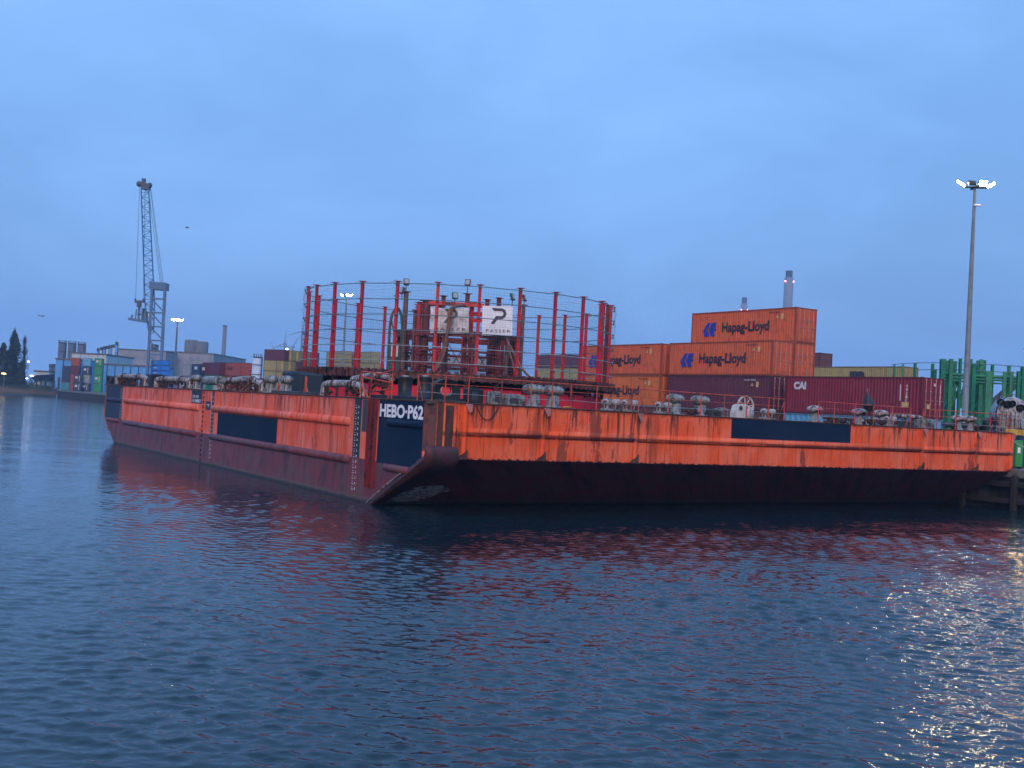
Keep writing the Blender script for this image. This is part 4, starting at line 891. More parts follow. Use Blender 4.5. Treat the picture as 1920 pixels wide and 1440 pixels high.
container('orange container with blue emblem on top of the nearest stack, the highest of all', QM(AX+2.5, AY, 3), CL, col='orange', group=g, letters=shipline)
container('orange container with blue emblem and double doors, directly above the maroon one', QM(AX, AY, 2), CL, col='orange', group=g, letters=shipline)
container('orange container with only its doors showing, behind the one above the maroon container', QM(AX+2.5, AY, 2), CL, col='orange', group=g)
container('dark maroon container under the orange one, behind the bow railing and winch', QM(AX, AY, 1), CL, col='purple', group=g, letters=purple_l)
for a_, b_, c_, lab in ((AX+2.5, AY, 1, 'second row maroon container hidden under the orange doors'), (AX, AY, 0, 'brown bottom container below the dark maroon one'), (AX+2.5, AY, 0, 'brown bottom container in the second row below the orange doors')):
    container(lab, QM(a_, b_, c_), CL, col='purple' if c_ else 'brown', detail=1, group=g)
BY = 37.35
container('upper orange lettered container just right of the netted ring', QM(AX, BY, 2), CL, col='orange', group=g, letters=shipline)
container('lower amber orange lettered container just right of the netted ring', QM(AX, BY, 1), CL, col='orange2', group=g, letters=shipline)
container('brown bottom container under the amber orange one right of the ring', QM(AX, BY, 0), CL, col='brown', detail=1, group=g)
container('dark wine red container with small white letters and ribbed end, right of the orange stack', QM(AX+.25, 9.85, 1), 12.7, col='wine', group=g, letters=cai_l)
def no(t, L, H):
    a = MB(); a.bar((-.02, 6.0, .4), (-.02, 5.5, 1.6), .12, .02).bar((-.02, 2.0, .4), (-.02, 1.5, 1.6), .12, .02); a.build('dark_stripe', inkd, t)
container('light blue container under the wine red one, seen in slivers behind the deck gear', QM(AX+.25, 9.85, 0, z=QZ), 12.7, col='lblue', detail=1, group=g, letters=no)
container('short dark blue container low beside the light blue one', QM(AX+.6, 2.6, 0, z=QZ), 6.06, 2.1, col='navy', detail=1, group=g)
# ochre row behind the wine container
Lp = BI @ atz(1690, 686.5, QZ+3*2.896); g2 = 'ochre containers behind the wine red container'
for k in range(3): container(('bottom', 'middle', 'top')[k]+' ochre container of the stack behind the wine red container', QM(Lp.x, Lp.y-.3, k), 13.0, col='yellow', detail=1 if k < 2 else 2, group=g2, letters=msc_side if k == 2 else None)
for k in range(4):
    Lq = BI @ atz(1531, 661, QZ+4*2.896); container(('lowest', 'second', 'third', 'topmost')[k]+' brown container of the narrow stack peeking out right of the orange doors', QM(Lq.x, Lq.y-.6, k), 12.19, col='brown', detail=1, group='narrow brown stack behind the orange doors')
# ------------------------------------------------------------------ farther stacks, placed by pixel column and depth on the quay
HY = lambda px: 764.5+.0536*(px-960)
def far(px, dep, py=None): p = aty(px, py or HY(px)-30, dep); q_ = BI @ p; return q_.x, q_.y
def fstack(px, dep, cols, L, H, rz, desc, group, let=None, z=QZ):
    x, y = far(px, dep)
    names = ['bottom', 'second', 'third', 'fourth', 'fifth', 'sixth']
    for k, c in enumerate(cols):
        if c is None: continue
        cn = dict(orange='orange', purple='maroon', yellow='ochre', rust='rust red', lblue='light blue', sky='pale blue').get(c, c)
        container(f'{cn} container, {names[k] if k < len(cols)-1 else "topmost"} of {desc}', QM(x, y, k, H, rz, z), L, H, c, 1, group, letters=(let or {}).get(k))
def sq(t, L, H):      # stacked m / sc mark
    a = MB(); text(a, 'm', (-.01, L*.55, H*.52), *E_, 1.5, H*.34, .01, .09); text(a, 'sc', (-.01, L*.55, H*.08), *E_, 1.5, H*.34, .01, .07); a.build('lettering', inkd, t)
def marks(t, L, H):
    a = MB(); a.box(-.03, L*.3, H*.55, -.01, L*.62, H*.8).box(.5, -.04, H*.5, 1.2, -.02, H*.75).box(1.6, -.04, H*.2, 1.75, -.02, H*.85); a.build('white_markings', inkw, t)
# inside the ring, right half
g3 = 'containers seen through the right half of the net'
fstack(1066, 222, ['yellow', 'yellow', 'yellow', 'yellow', 'purple'], 12.6, 2.72, 0, 'the maroon topped stack behind the right half of the net', g3, {3: sq})
fstack(1100, 225, ['yellow', 'yellow', 'yellow', 'yellow'], 9.5, 2.72, 0, 'the lower ochre stack at the right inside the net', g3)
# behind the tower: teal grey stacks
g4 = 'blue grey containers glimpsed through the red tower'
for i, (px, c) in enumerate(((800, 'sky'), (850, 'grey'), (900, 'sky'), (955, 'teal'))):
    fstack(px, 236, [c, 'grey' if i % 2 else 'sky', c, 'sky', 'grey'][:5], 9.0, 2.6, 0, ('the leftmost stack behind the tower', 'the stack behind the grey banner', 'the stack between the banners', 'the stack behind the white banner')[i], g4, {3: sq})
# left of the tower
g5 = 'ochre and maroon container wall left of the tower'
wall = [['yellow', 'yellow', 'yellow', 'yellow', 'purple'], ['yellow', 'yellow', 'yellow', 'yellow', 'yellow'], ['yellow', 'purple', 'yellow', 'purple', 'yellow'], ['yellow', 'yellow', 'yellow', 'yellow', 'yellow'], ['yellow', 'yellow', 'yellow', 'purple', 'purple']]
cols_ = [531, 544.5, 558, 571.5, 585]
for i, px in enumerate(cols_):
    fstack(px, 262+i*1.2, wall[i][:5], 6.06, 2.62, R(32), f'the {("first", "second", "third", "fourth", "fifth")[i]} ochre column from the left edge of that wall', g5)
fstack(640, 250, ['yellow']*5, 9.5, 2.62, 0, 'the ochre stack seen end on between the left red posts', g5)
fstack(692, 246, ['yellow']*4+['yellow'], 12.19, 2.62, 0, 'the lettered ochre stack left of the tower', g5, {4: sq, 3: sq})
fstack(700, 244, ['yellow']*4, 12.19, 2.62, 0, 'the shorter ochre stack beside the lettered one', g5)
fstack(517, 262, ['yellow', 'yellow', 'yellow', 'yellow'], 9.0, 2.62, 0, 'the low ochre stack near the white tank', 'low ochre stack by the tank')
fstack(531, 300, ['grey', 'grey', 'grey', 'grey', 'grey'], 7, 2.62, 0, 'the pale grey stack between the ochre stacks', 'pale grey stack')
# maroon / orange stack above the navy panel
def sc_(t, L, H): a = MB(); text(a, 'K·LINE', (-.01, L*.62, H*.42), *E_, 3.0, .75, .01, .02); a.build('lettering', inkd, t)
g6 = 'maroon and orange containers over the long side'
fstack(449, 217, ['rust', 'rust', 'rust'], 12.19, 2.75, 0, 'the bright rust red pile rising over the long side', g6, {2: sc_})
x, y = far(462, 216)
fstack(411, 224, ['rust', 'green', 'purple'], 12.19, 2.75, 0, 'the pile topped with maroon left of the rust red pile', g6)
fstack(496, 222, ['brown', 'brown'], 6.06, 2.7, 0, 'the low brown pair behind the rust red pile', g6, {0: marks, 1: marks})
fstack(374, 232, ['navy', 'navy', 'navy'], 6.06, 2.62, 0, 'the navy pile beside the maroon one', g6, {1: marks, 2: marks})
fstack(356, 240, ['grey', 'grey', 'grey'], 6.06, 2.62, 0, 'the pale grey pile left of the navy one', g6)
# far left block at the quay end
g7 = 'container block at the far end of the quay'
fstack(176, 334, ['green']*4, 6.06, 2.62, R(-16), 'the green pile at the near end of the far block', g7, {1: marks, 3: marks})
fstack(154, 338, ['navy', 'grey', 'navy', 'lblue'], 6.06, 2.62, R(-16), 'the mixed pile between the orange and the green ones', g7, {0: marks, 2: marks})
fstack(133, 343, ['rust', 'rust', 'purple', 'rust'], 6.06, 2.62, R(-16), 'the orange and maroon pile left of the grey one', g7)
fstack(139, 336, ['navy', 'navy'], 3, 2.62, R(-16), 'the navy pair standing before the orange pile', g7, {0: marks, 1: marks})
fstack(117, 350, ['teal', 'navy', 'navy'], 4, 2.62, R(-16), 'the narrow pile at the quay end with a teal foot', g7)
# stacked bright blue boxes before the crane
g8 = 'bright blue boxes stacked before the crane'
def bars(t, L, H): a = MB(); a.box(-.02, L*.38, H*.45, -.01, L*.68, H*.62); a.build('white_bar', inkw, t)
fstack(300, 285, ['blue']*7, 9.5, 1.38, R(-57)*0, 'the bright blue boxes with white bars before the crane', g8, {k: bars for k in range(7)})
# ================================================================== lamp masts
m_lit = glow('lit_floodlight', (1.0, .74, .38), 250); m_litw = glow('lit_small_lamp', (1.0, .92, .8), 9); m_lito = glow('orange_lamp', (1.0, .62, .2), 9); m_beac = glow('red_beacon', (1.0, .25, .25), 8)
m_pole = paint('mast_steel', (.19, .225, .24), (.07, .07, .07), .3, .5)
def mast(label, px, pyb, pyt, dep, lit=(1, 0, 1, 1), rb=.27, rt=.11, big=1.0):
    b = aty(px[0], pyb, dep); tp = aty(px[1], pyt, dep); z0 = QZ; h = tp.z-z0
    t = thing('lamp_mast', label, 'lamp mast', Matrix.Translation((tp.x, dep, z0)) , 'tall lamp masts of the terminal')
    MB().lathe([(.5, 0), (.5, .25), (rb, .3), (rb*.9, h*.3), ((rb+rt)*.48, h*.65), (rt, h)], 16).build('mast_pole', m_pole, t)
    MB().box(-1.0*big, -.06, h-.05, 1.0*big, .06, h+.08).box(-.06, -.8, h-.05, .06, .8, h+.08).lathe([(.35, h-.02), (.35, h+.06), (0, h+.08)], 12).build('cross_arm', m_dkgrey, t)
    MB().bevbox(-.1, -.35, h-1.6, .4, -.1, h-1.45, .02).bar((0, 0, h-1.7), (.1, -.3, h-1.5), .05).build('camera_bracket', m_white, t)
    for k, (x, y, yaw, tilt) in enumerate(((-1.25*big, -.1, R(-35), R(30)), (-.45*big, -.5, R(0), R(84)), (.42*big, -.5, R(12), R(4)), (1.25*big, -.1, R(35), R(-30)))):
        M = Matrix.Translation((x, y, h+.28)) @ Matrix.Rotation(tilt if k in (0, 3) else 0, 4, 'Y') @ Matrix.Rotation(R(-50) if k == 1 else R(18), 4, 'X')
        w = .34*big if k in (1, 2) else .42*big; hh_ = .26*big if k in (1, 2) else .1*big
        f = MB(M); f.bevbox(-w, -.1, -hh_, w, .12, hh_, .03); fo = f.build('floodlight_head', m_dkgrey, t)
        g_ = MB(M); g_.box(-w*.9, -.115, -hh_*.85, w*.9, -.102, hh_*.85); g_.build('light_panel', m_lit if lit[k] else m_dkgrey, t)
    return t
mast('tall grey lamp mast at the right with bright white floodlights, behind the barge', (1812, 1828), 775, 352, 92)
m_keep, m_lit = m_lit, glow('sodium_floodlight', (1.0, .55, .14), 110)
mast('lower amber lit lamp mast on the quay just beyond the right picture edge', (1951, 1953), 800, 668, 76, (1, 1, 0, 1), .2, .1, .8)
m_lit = m_keep
mast('thin far lamp mast glowing behind the left part of the netted ring', (655, 650), 700, 556, 222, (1, 0, 1, 1), .3, .14, .75)
mast('lit lamp mast standing right of the harbour crane', (329, 333), 700, 602, 300, (1, 1, 1, 1), .35, .2, 1.0)
# ================================================================== harbour crane
CD = 290
def cp_(px, py, d=0): return aty(px, py, CD+d)
c0 = cp_(288, 700); co = Vector((c0.x, CD, QZ)); K = CD/FPX
crane = thing('harbour_crane', 'tall blue grey harbour crane with a lattice boom rising almost upright', 'crane', WM(co))
m_cr = paint('crane_grey', (.06, .15, .27), (.05, .07, .1), .3, .5); m_cb = paint('crane_boom', (.02, .12, .28), (.03, .07, .12), .3, .5); m_chd = paint('crane_head', (.07, .09, .12), (.05, .05, .05), .4, .6)
cl = lambda px, py, d=0: cp_(px, py, d)-co
m = MB()
TW = [(275, 690), (281, 530), (309, 532), (303, 690)]
for d in (-1.6, 1.6):
    m.bar(cl(276, 705, d), cl(286, 533, d), .6, .6); m.bar(cl(301, 705, d), cl(310, 533, d), .7, .6)
m.bar(cl(284, 536), cl(313, 538), 3.9, 1.9); m.build('tower_legs', m_cr, crane)
m = MB()
for i, y in enumerate(range(560, 690, 26)):
    k = (y-533)/172; xa = 286-10*k; xb = 310-9*k
    for d in (-1.6, 1.6):
        m.bar(cl(xa, y, d), cl(xb, y+1, d), .4); m.bar(cl(xa, y, d), cl(xb-1.5, y+25, d), .3); 
    m.bar(cl(xa, y, -1.6), cl(xa, y, 1.6), .3); m.bar(cl(xb, y, -1.6), cl(xb, y, 1.6), .3)
m.build('tower_bracing', m_cr, crane)
m = MB(); B0, B1 = (278.5, 612), (269.5, 352); nseg = 30
def bp(t, s, d):
    w = 5.5+3.5*math.sin(math.pi*min(1, t*1.25))*(.8) if t < .8 else 5.5+(1-t)*8; w = 4.2+5.2*min(1, t*5)*(1-t*.45)
    ax = 280+(271.5-280)*t+ (3.2*(1-t)); ay = 625+(352-625)*t; return cl(ax+s*w, ay, d*(1.1-.5*t))
for s in (-1, 1):
    for d in (-1, 1):
        m.tube([bp(k/nseg, s, d) for k in range(nseg+1)], .17, 5, cap=False)
m.build('boom_chords', m_cb, crane); m = MB()
for k in range(nseg):
    t0, t1 = k/nseg, (k+1)/nseg; a = 1 if k % 2 else -1
    for d in (-1, 1): m.tube([bp(t0, a, d), bp(t1, -a, d)], .085, 4); m.tube([bp(t0, -1, d), bp(t0, 1, d)], .06, 4)
    for s in (-1, 1): m.tube([bp(t0, s, a), bp(t1, s, -a)], .07, 4)
m.build('boom_lacing', m_cb, crane)
m = MB(); m.bar(cl(259, 343), cl(283, 349), 1.2, .9).bar(cl(268, 350), cl(270, 335), .9).blob(tuple(cl(261, 345)), .8, .9, .8, 8).blob(tuple(cl(281, 347)), .7, .9, .7, 8).bar(cl(266, 352), cl(280, 354), 1.6, .8); m.build('boom_head', m_chd, crane)
m = MB()
for a, b_ in (((262, 348), (254, 566)), ((272, 352), (268.5, 566)), ((281, 348), (303, 530)), ((282, 348), (306, 530)), ((278, 352), (301, 533))): m.tube([cl(*a), cl(*b_)], .05, 4)
m.build('hoist_ropes', m_dkgrey, crane)
m = MB(); m.bar(cl(254, 565), cl(269, 565), .5, .5).bar(cl(261, 564), cl(261, 576), 1.0).bar(cl(253.5, 560), cl(254.5, 568), .4).bar(cl(269, 560), cl(269, 568), .4); m.build('hook_block', m_chd, crane)
m = MB(); m.bar(cl(242, 598), cl(280, 604), 1.5, .7).bar(cl(261, 576), cl(260, 600), .5).bevbox(*(cl(266, 600)-Vector((0, .9, 0))), *(cl(271, 578)+Vector((0, .9, 0))), .1).bar(cl(246, 596), cl(249, 590), .4).bar(cl(254, 600), cl(256, 580), .3).bar(cl(272, 600), cl(275, 584), 1.1).bar(cl(258, 590), cl(277, 588), .5); m.build('operator_platform', m_yel if False else m_cr, crane)
m = MB(); p = cl(276, 706)
m.bevbox(p.x-1, -2.5, 0, p.x+6, 6, 2.6, .2); m.build('undercarriage', m_cr, crane)
# ================================================================== far buildings
def bpos(px, dep): x, y = far(px, dep); return W(x, y, 0)
def zof(px, py, dep): return aty(px, py, dep).z
def building(label, px0, px1, pytop, dep, mat, depth=30, z=QZ, cat='building', extra=None, name='warehouse', yaw=0):
    a = aty(px0, pytop, dep); b_ = aty(px1, pytop, dep); w = b_.x-a.x; h = a.z-z
    t = thing(name, label, cat, Matrix.Translation((a.x, dep, z)) @ Matrix.Rotation(yaw, 4, 'Z'))
    MB().box(0, 0, 0, w, depth, h-.5).build('wall', mat, t); MB().box(-.25, -.25, h-.5, w+.25, depth+.25, h).build('roof_edge', m_conc2 if mat is not m_conc2 else m_dkgrey, t)
    if extra: extra(t, w, h)
    for k in range(3):
        x = w*(.14+.3*k); MB().box(x, -.1, 0, x+min(4, w*.09), -.01, min(4.2, h*.4)).build('door', m_dkgrey, t)
    return t
m_wall = paint('cladding_beige', (.26, .27, .29), (.17, .18, .2), .5, .8, sc=.1); m_wallw = paint('cladding_pale', (.42, .50, .50), (.3, .32, .32), .3, .8, sc=.1); m_wallb = paint('cladding_blue', (.09, .30, .60), (.05, .15, .3), .3, .7, sc=.1)
def seams(t, w, h, n=8, m=None):
    mb = MB()
    for k in range(1, n): mb.box(w*k/n-.12, -.06, 0, w*k/n+.12, 0, h-.5)
    mb.build('cladding_seams', m or m_dkgrey, t)
def wh(t, w, h):
    seams(t, w, h, 9, m_wall); MB().box(w*.55, 8, h, w*.62, 14, h+3).box(w*.6, 6, h, w*.66, 10, h+2).build('roof_vents', m_dkgrey, t)
building('large grey beige warehouse directly behind the crane', 222, 312, 653, 480, m_wall, 60, extra=wh)
def wh2(t, w, h):
    seams(t, w, h, 6, m_wall); mb = MB(); mb.lathe([(3.2, h), (3.2, h+5.5), (2.6, h+6)], 14, (w*.42, 10, 0)).lathe([(3.2, h), (3.2, h+5), (2.6, h+5.5)], 14, (w*.62, 10, 0)); mb.build('roof_tanks', m_conc, t)
building('lower grey warehouse with two round roof tanks, right of the crane', 307, 401, 657.5, 495, m_wall, 60, extra=wh2)
building('pale low storage hall behind the orange and green container piles', 135, 200, 660, 420, m_wallw, 30, extra=lambda t, w, h: seams(t, w, h, 4, m_wallb))
def bl(t, w, h): seams(t, w, h, 7, m_navy)
building('long blue clad shed between the far container block and the crane', 187, 290, 680.5, 365, m_wallb, 20, extra=bl)
building('blue clad shed at the left end of the quay', 105, 150, 671, 372, m_wallb, 18, extra=lambda t, w, h: seams(t, w, h, 3, m_navy))
# low open shed with blue roof at the bank
t = building('small pale shed with an overhanging blue roof near the bank', 65, 93, 694, 400, m_wallw, 14, z=2.4, name='open_shed')
w = 28*400/FPX; h = t.children[0].dimensions.z+.5
MB().prism([(-1, -2, h), (w+2, -2, h+.2), (w+2, -2, h+2.2), (w*.3, -2, h+1.6)], (0, 17, 0)).build('sloped_roof', m_navy, t); MB().box(w*.55, -.1, .3, w*.9, 0, h*.7).build('roller_door', m_wallb, t)
def cyl(name, label, cat, px, w, pytop, dep, mat, z=QZ, group=None, cone=0, ribs=0):
    a = aty(px, pytop, dep); r = w*dep/FPX/2; h = a.z-z; t = thing(name, label, cat, Matrix.Translation((a.x, dep, z)), group)
    MB().lathe([(r, 0), (r, h-.4-cone), (r*(1 if not cone else .2), h-.4), (0, h-.4)], 20).build('shell', mat, t)
    m2 = MB(); 
    for k in range(4): m2.lathe([(r+.06, h*(k+.7)/4.6), (r+.14, h*(k+.7)/4.6+.1), (r+.06, h*(k+.7)/4.6+.3)], 20)
    m2.build('hoops', m_conc2, t)
    m3 = MB(); m3.lathe([(r*1.02, h-.4), (r*1.02, h+.0)], 20, sm=False)
    for k in range(12): a_ = k*math.pi/6; m3.bar((r*math.cos(a_), r*math.sin(a_), h-.4), (r*math.cos(a_), r*math.sin(a_), h+.9), .12)
    m3.box(r*.95, -.3, 0, r*1.2, .3, h); m3.build('top_walkway', m_dkgrey, t); return t
m_silo = paint('silo_grey', (.10, .12, .15), (.06, .07, .08), .4, .7, sc=.2)
g = 'dark silos at the left'
for px, py, l in ((117, 642, 'leftmost of the three dark tall silos'), (135, 643.5, 'middle of the three dark tall silos'), (153, 645, 'rightmost of the three dark tall silos')): cyl('storage_silo', l, 'silo', px, 13.5, py, 430, m_silo, group=g)
g = 'grey tanks at the bank'
for i, px in enumerate((96, 103.5, 111)): cyl('bank_tank', ('left', 'middle', 'right')[i]+' one of the squat grey tanks between shed and quay end', 'tank', px, 7, 687, 405, m_silo, group=g)
g = 'row of slim pale silos before the warehouse'
for i, (px, py, w) in enumerate(((184, 657, 4), (190, 655, 4.5), (196, 653.5, 5), (202, 652.5, 5), (208, 651, 5.5), (214, 650, 5.5), (219, 645, 5))): cyl('slim_silo', ('first', 'second', 'third', 'fourth', 'fifth', 'sixth', 'seventh and tallest')[i]+' from the left in the row of slim blue white silos', 'silo', px, w, py, 440, m_wallw if i % 2 else m_wallb, group=g)
cyl('white_tank', 'white round tank with a dark top rail, between rust red and ochre containers', 'tank', 483, 16, 669, 330, paint('tank_white', (.50, .55, .60), (.3, .32, .35), .3, .6, sc=.2), group=None)
# chimneys
def chimney(label, px, w, pytop, dep, prof, m, beac=None, capm=None):
    a = aty(px, pytop, dep); k = dep/FPX; h = a.z-QZ; t = thing('chimney', label, 'chimney', Matrix.Translation((a.x, dep, QZ))); r = w*k/2
    MB().lathe([(r*q_, z*h) for q_, z in prof], 24).build('stack', m, t)
    MB().lathe([(r*.72, h*.955), (r*.78, h*1.0), (r*.6, h*1.0)] if beac else [(r*1.08, h*.985), (r*1.08, h), (r*.8, h)], 24).build('flue_top', m_dkgrey, t)
    for s in (-1, 1):
        if beac: MB().blob((s*r*.9, -r*.6, h*beac), r*.16, r*.16, r*.16, 8).build('warning_light', m_beac, t)
m_ch = paint('chimney_concrete', (.18, .20, .23), (.12, .14, .16), .3, .8, sc=.02)
chimney('tall dark power station chimney with two red lights above the top orange container', 1480, 17, 508, 1050, [(1.15, 0), (1.08, .5), (.98, .955), (.7, .957)], m_ch, .93)
chimney('farther shorter chimney peeking over the top orange container', 1396, 13, 558, 1500, [(1.15, 0), (1.05, .5), (.98, .95), (.7, .952)], m_ch, .90)
chimney('slender grey chimney with a flared foot, left of the rust red containers', 422, 7.4, 610, 620, [(3.2, 0), (2.4, .25), (1.25, .5), (1.05, .6), (.95, 1.0)], m_ch)
# wind turbines, very far
g = 'faint wind turbines on the horizon'; m_turb = paint('turbine_grey', (.20, .26, .34), (.2, .24, .3), .1, .8)
for i, (px, py, dep, a0) in enumerate(((534, 645, 1300, .1), (549, 651, 1350, .5), (567, 622, 1250, .2), (518, 662, 1500, 1.6))):
    a = aty(px, py, dep); t = thing('wind_turbine', ('faint wind turbine left of the netted ring above the ochre wall', 'faint wind turbine just left of the ring, second one', 'tallest faint wind turbine close to the left ring post', 'lowest faint wind turbine, farthest left')[i], 'wind turbine', Matrix.Translation((a.x, dep, QZ)), g); h = a.z-QZ
    MB().lathe([(1.9, 0), (1.1, h)], 10).build('turbine_tower', m_turb, t); MB().bevbox(-1.2, -3, h-1.2, 1.2, 5, h+1.4, .3).build('nacelle', m_turb, t)
    for k in range(3): an = a0+k*2.094; M = Matrix.Translation((0, -3.2, h)) @ Matrix.Rotation(an, 4, 'Y'); MB(M).prism([(-.6, 0, 0), (.6, 0, 0), (1.0, 0, 4), (.2, 0, 17), (-.2, 0, 17)], (0, .5, 0)).build('blade', m_turb, t)
# gulls
for i, (px, py, dep, s) in enumerate(((351, 427, 150, 1), (79, 593, 170, 1.1))):
    p = aty(px, py, dep); mb = MB(Matrix.Scale(s, 4)); mb.tube([(-.28, 0, 0), (-.1, 0, .01), (.12, 0, .02), (.27, 0, .03)], [.02, .07, .08, .03], 8)
    for q_ in (-1, 1): mb.add([(.08, 0, .04), (-.1, 0, .04), (-.16, q_*.38, .14), (-.2, q_*.72, .08), (-.06, q_*.42, .17)], [(0, 1, 2, 3, 4)[::q_]]); mb.add([(.08, 0, .035), (-.1, 0, .035), (-.16, q_*.38, .135), (-.2, q_*.72, .075), (-.06, q_*.42, .165)], [(0, 1, 2, 3, 4)[::-q_]])
    tag(mb.build('gull', m_grey, None, WM(p, R(60*i+20))), ('grey gull gliding right of the crane boom', 'gull flying low left of the crane')[i], 'bird', 'gulls in the sky')
# ================================================================== trees on the left bank
m_bark = paint('bark', (.05, .04, .035), (.02, .02, .02), .4, .9)
def leafmat(name, a, b_):
    m, nt, bs = newmat(name); v, x, y, z = objc(nt); nt.links.new(mixc(nt, ramp(nt, noise(nt, v, 1.3, 3), .35, .65), a, b_), bs.inputs['Base Color']); bs.inputs['Roughness'].default_value = .9; return m
m_leaf = leafmat('evergreen_leaf', (.018, .030, .018), (.05, .06, .035)); m_twig = leafmat('bare_twig', (.05, .04, .035), (.10, .08, .06)); m_reed = leafmat('reed', (.16, .13, .085), (.09, .08, .05))
def tree(label, px, dep, h, w, kind, seed, name='tree'):
    r = random.Random(seed); p = aty(px, 715, dep); p.z = 1.6; t = thing(name, label, 'tree', WM(p), 'trees on the far bank')
    tr = MB(); tr.tube([(0, 0, 0), (.2, .1, h*.35), (-.1, 0, h*.7), (.1, 0, h*.97)], [h*.022, h*.017, h*.01, .04], 8)
    cr_ = MB(); prof = (lambda f: min(1, .45+f*2.4)*(1-f)**.9*1.1) if kind != 'bare' else (lambda f: max(.15, math.sin(math.pi*min(.98, f))**.7))
    for k in range(46 if kind != 'bare' else 70):
        f = r.uniform(.08, .92); a = r.uniform(0, 6.28); L = w*prof(f)*r.uniform(.6, 1); z = h*f
        e_ = Vector((math.cos(a)*L, math.sin(a)*L, z+h*r.uniform(.06, .14))); m_ = Vector((e_.x*.45, e_.y*.45, z+h*.03))
        tr.tube([(0, 0, z-h*.05), m_, e_], [h*.006, h*.004, .03], 4)
    nl = 9000 if kind != 'bare' else 5000; lobes = [(r.uniform(.05, .97), r.uniform(0, 6.28), r.uniform(.05, 1)) for _ in range(150)]
    for k in range(nl):
        f, a, q_ = r.choice(lobes); f = min(.995, max(.02, f+r.gauss(0, .022))); L = w*prof(f)*q_; sd = w*.15*(1-.8*f)
        c = Vector((math.cos(a)*L+r.gauss(0, sd), math.sin(a)*L+r.gauss(0, sd), h*f+r.gauss(0, h*.012))); s = r.uniform(.2, .45) if kind != 'bare' else r.uniform(.02, .05)
        d1 = Vector((r.gauss(0, 1), r.gauss(0, 1), r.gauss(0, 1))).normalized()*s*(1 if kind != 'bare' else 9); d2 = d1.cross(Vector((r.gauss(0, 1), r.gauss(0, 1), r.gauss(0, 1)))).normalized()*s
        if kind == 'bare': d1.z = abs(d1.z)
        cr_.add([c-d1-d2*.5, c+d2, c+d1-d2*.3], [(0, 1, 2)])
    tr.build('trunk', m_bark, t); cr_.build('crown', m_leaf if kind != 'bare' else m_twig, t); return t
T = 372/FPX
tree('broad dark evergreen tree, the tallest on the left bank', 22, 372, 112*T, 27*T, 'full', 3)
tree('dark bushy tree at the left frame edge in front of the tallest one', 3, 366, 84*T, 24*T, 'full', 4)
tree('narrow bare tree just right of the tallest evergreen', 42, 378, 104*T, 8*T, 'bare', 5)
tree('pale bare tree rising behind the bushes at the left frame edge', 1, 390, 88*T, 9*T, 'bare', 6)
tree('low round dark bush tree at the foot of the tallest evergreen', 38, 368, 52*T, 12*T, 'full', 8)
r = random.Random(11); ub = MB(); rb_ = MB()
for k in range(9000):
    px = r.uniform(-40, 108); dep = r.uniform(352, 396); p = aty(px, 715, dep); hh_ = 2.0+2.6*max(0, math.sin(px*.13)+.3*math.sin(px*.7)) if px < 104 else 1.5
    z = r.uniform(1.6, 1.8+hh_*(.5+.5*r.random())); s = r.uniform(.12, .3); c = Vector((p.x, dep, z)); d1 = Vector((r.gauss(0, 1), r.gauss(0, 1), r.gauss(0, 1))).normalized()*s; d2 = Vector((r.gauss(0, 1), r.gauss(0, 1), r.gauss(0, 1))).normalized()*s
    ub.add([c-d1, c+d2, c+d1], [(0, 1, 2)])
tag(ub.build('undergrowth', m_leaf), 'tangled low dark bushes along the far bank', 'bushes', kind='stuff')
for k in range(7000):
    t_ = r.random(); p = interp(shore, r.uniform(0, .75)).lerp(interp(far_ if False else far_pts, .3), 0) if False else interp(shore, r.uniform(0, .75)); c = Vector((p.x*(1+t_*.06), p.y*(1+t_*.06), .5+1.4*t_)); hgt = r.uniform(.6, 1.5); lx = r.gauss(0, .25)
    rb_.add([c-Vector((.05, 0, 0)), c+Vector((.05, 0, 0)), c+Vector((lx, .1, hgt))], [(0, 1, 2)])
tag(rb_.build('reeds', m_reed), 'dry brown reeds along the water edge of the far bank', 'reeds', kind='stuff')
def small_lamp(label, px, py, dep, m, s=.5, zb=1.8):
    p = aty(px, py, dep); t = thing('bank_lamp', label, 'lamp', Matrix.Translation((p.x, dep, zb)), 'small lit lamps near the left bank'); h = p.z-zb
    MB().tube([(0, .1, 0), (0, .1, h)], .08, 6).bar((0, .1, h), (.5, -.3, h), .1).build('lamp_post', m_pole, t); MB().bevbox(-s, -s*.5, -.16+h, s, s*.3, h+.06, .03).build('lamp_head', m_dkgrey, t); MB().box(-s*.9, -s*.5-.02, h-.2, s*.9, s*.25, h-.165).box(-s*.9, -s*.5-.03, h-.16, s*.9, -s*.5-.01, h+.05).build('light_panel', m, t)
small_lamp('orange glowing lamp among the trees at the left edge', 8, 700, 352, m_lito, .75)
small_lamp('bright white lamp left of the blue roofed shed', 60, 704, 385, m_litw, .6)
small_lamp('small white lamp low between trees and shed', 50, 709, 385, m_litw, .4)
small_lamp('high thin white lamp right of the tallest tree', 53.5, 677.5, 430, m_litw, .5)
small_lamp('white lamp above the ochre wall left of the ring', 538, 654, 290, m_litw, .35, QZ)
small_lamp('white lamp over the low pale stack beside the ochre wall', 523, 668, 300, m_litw, .35, QZ)
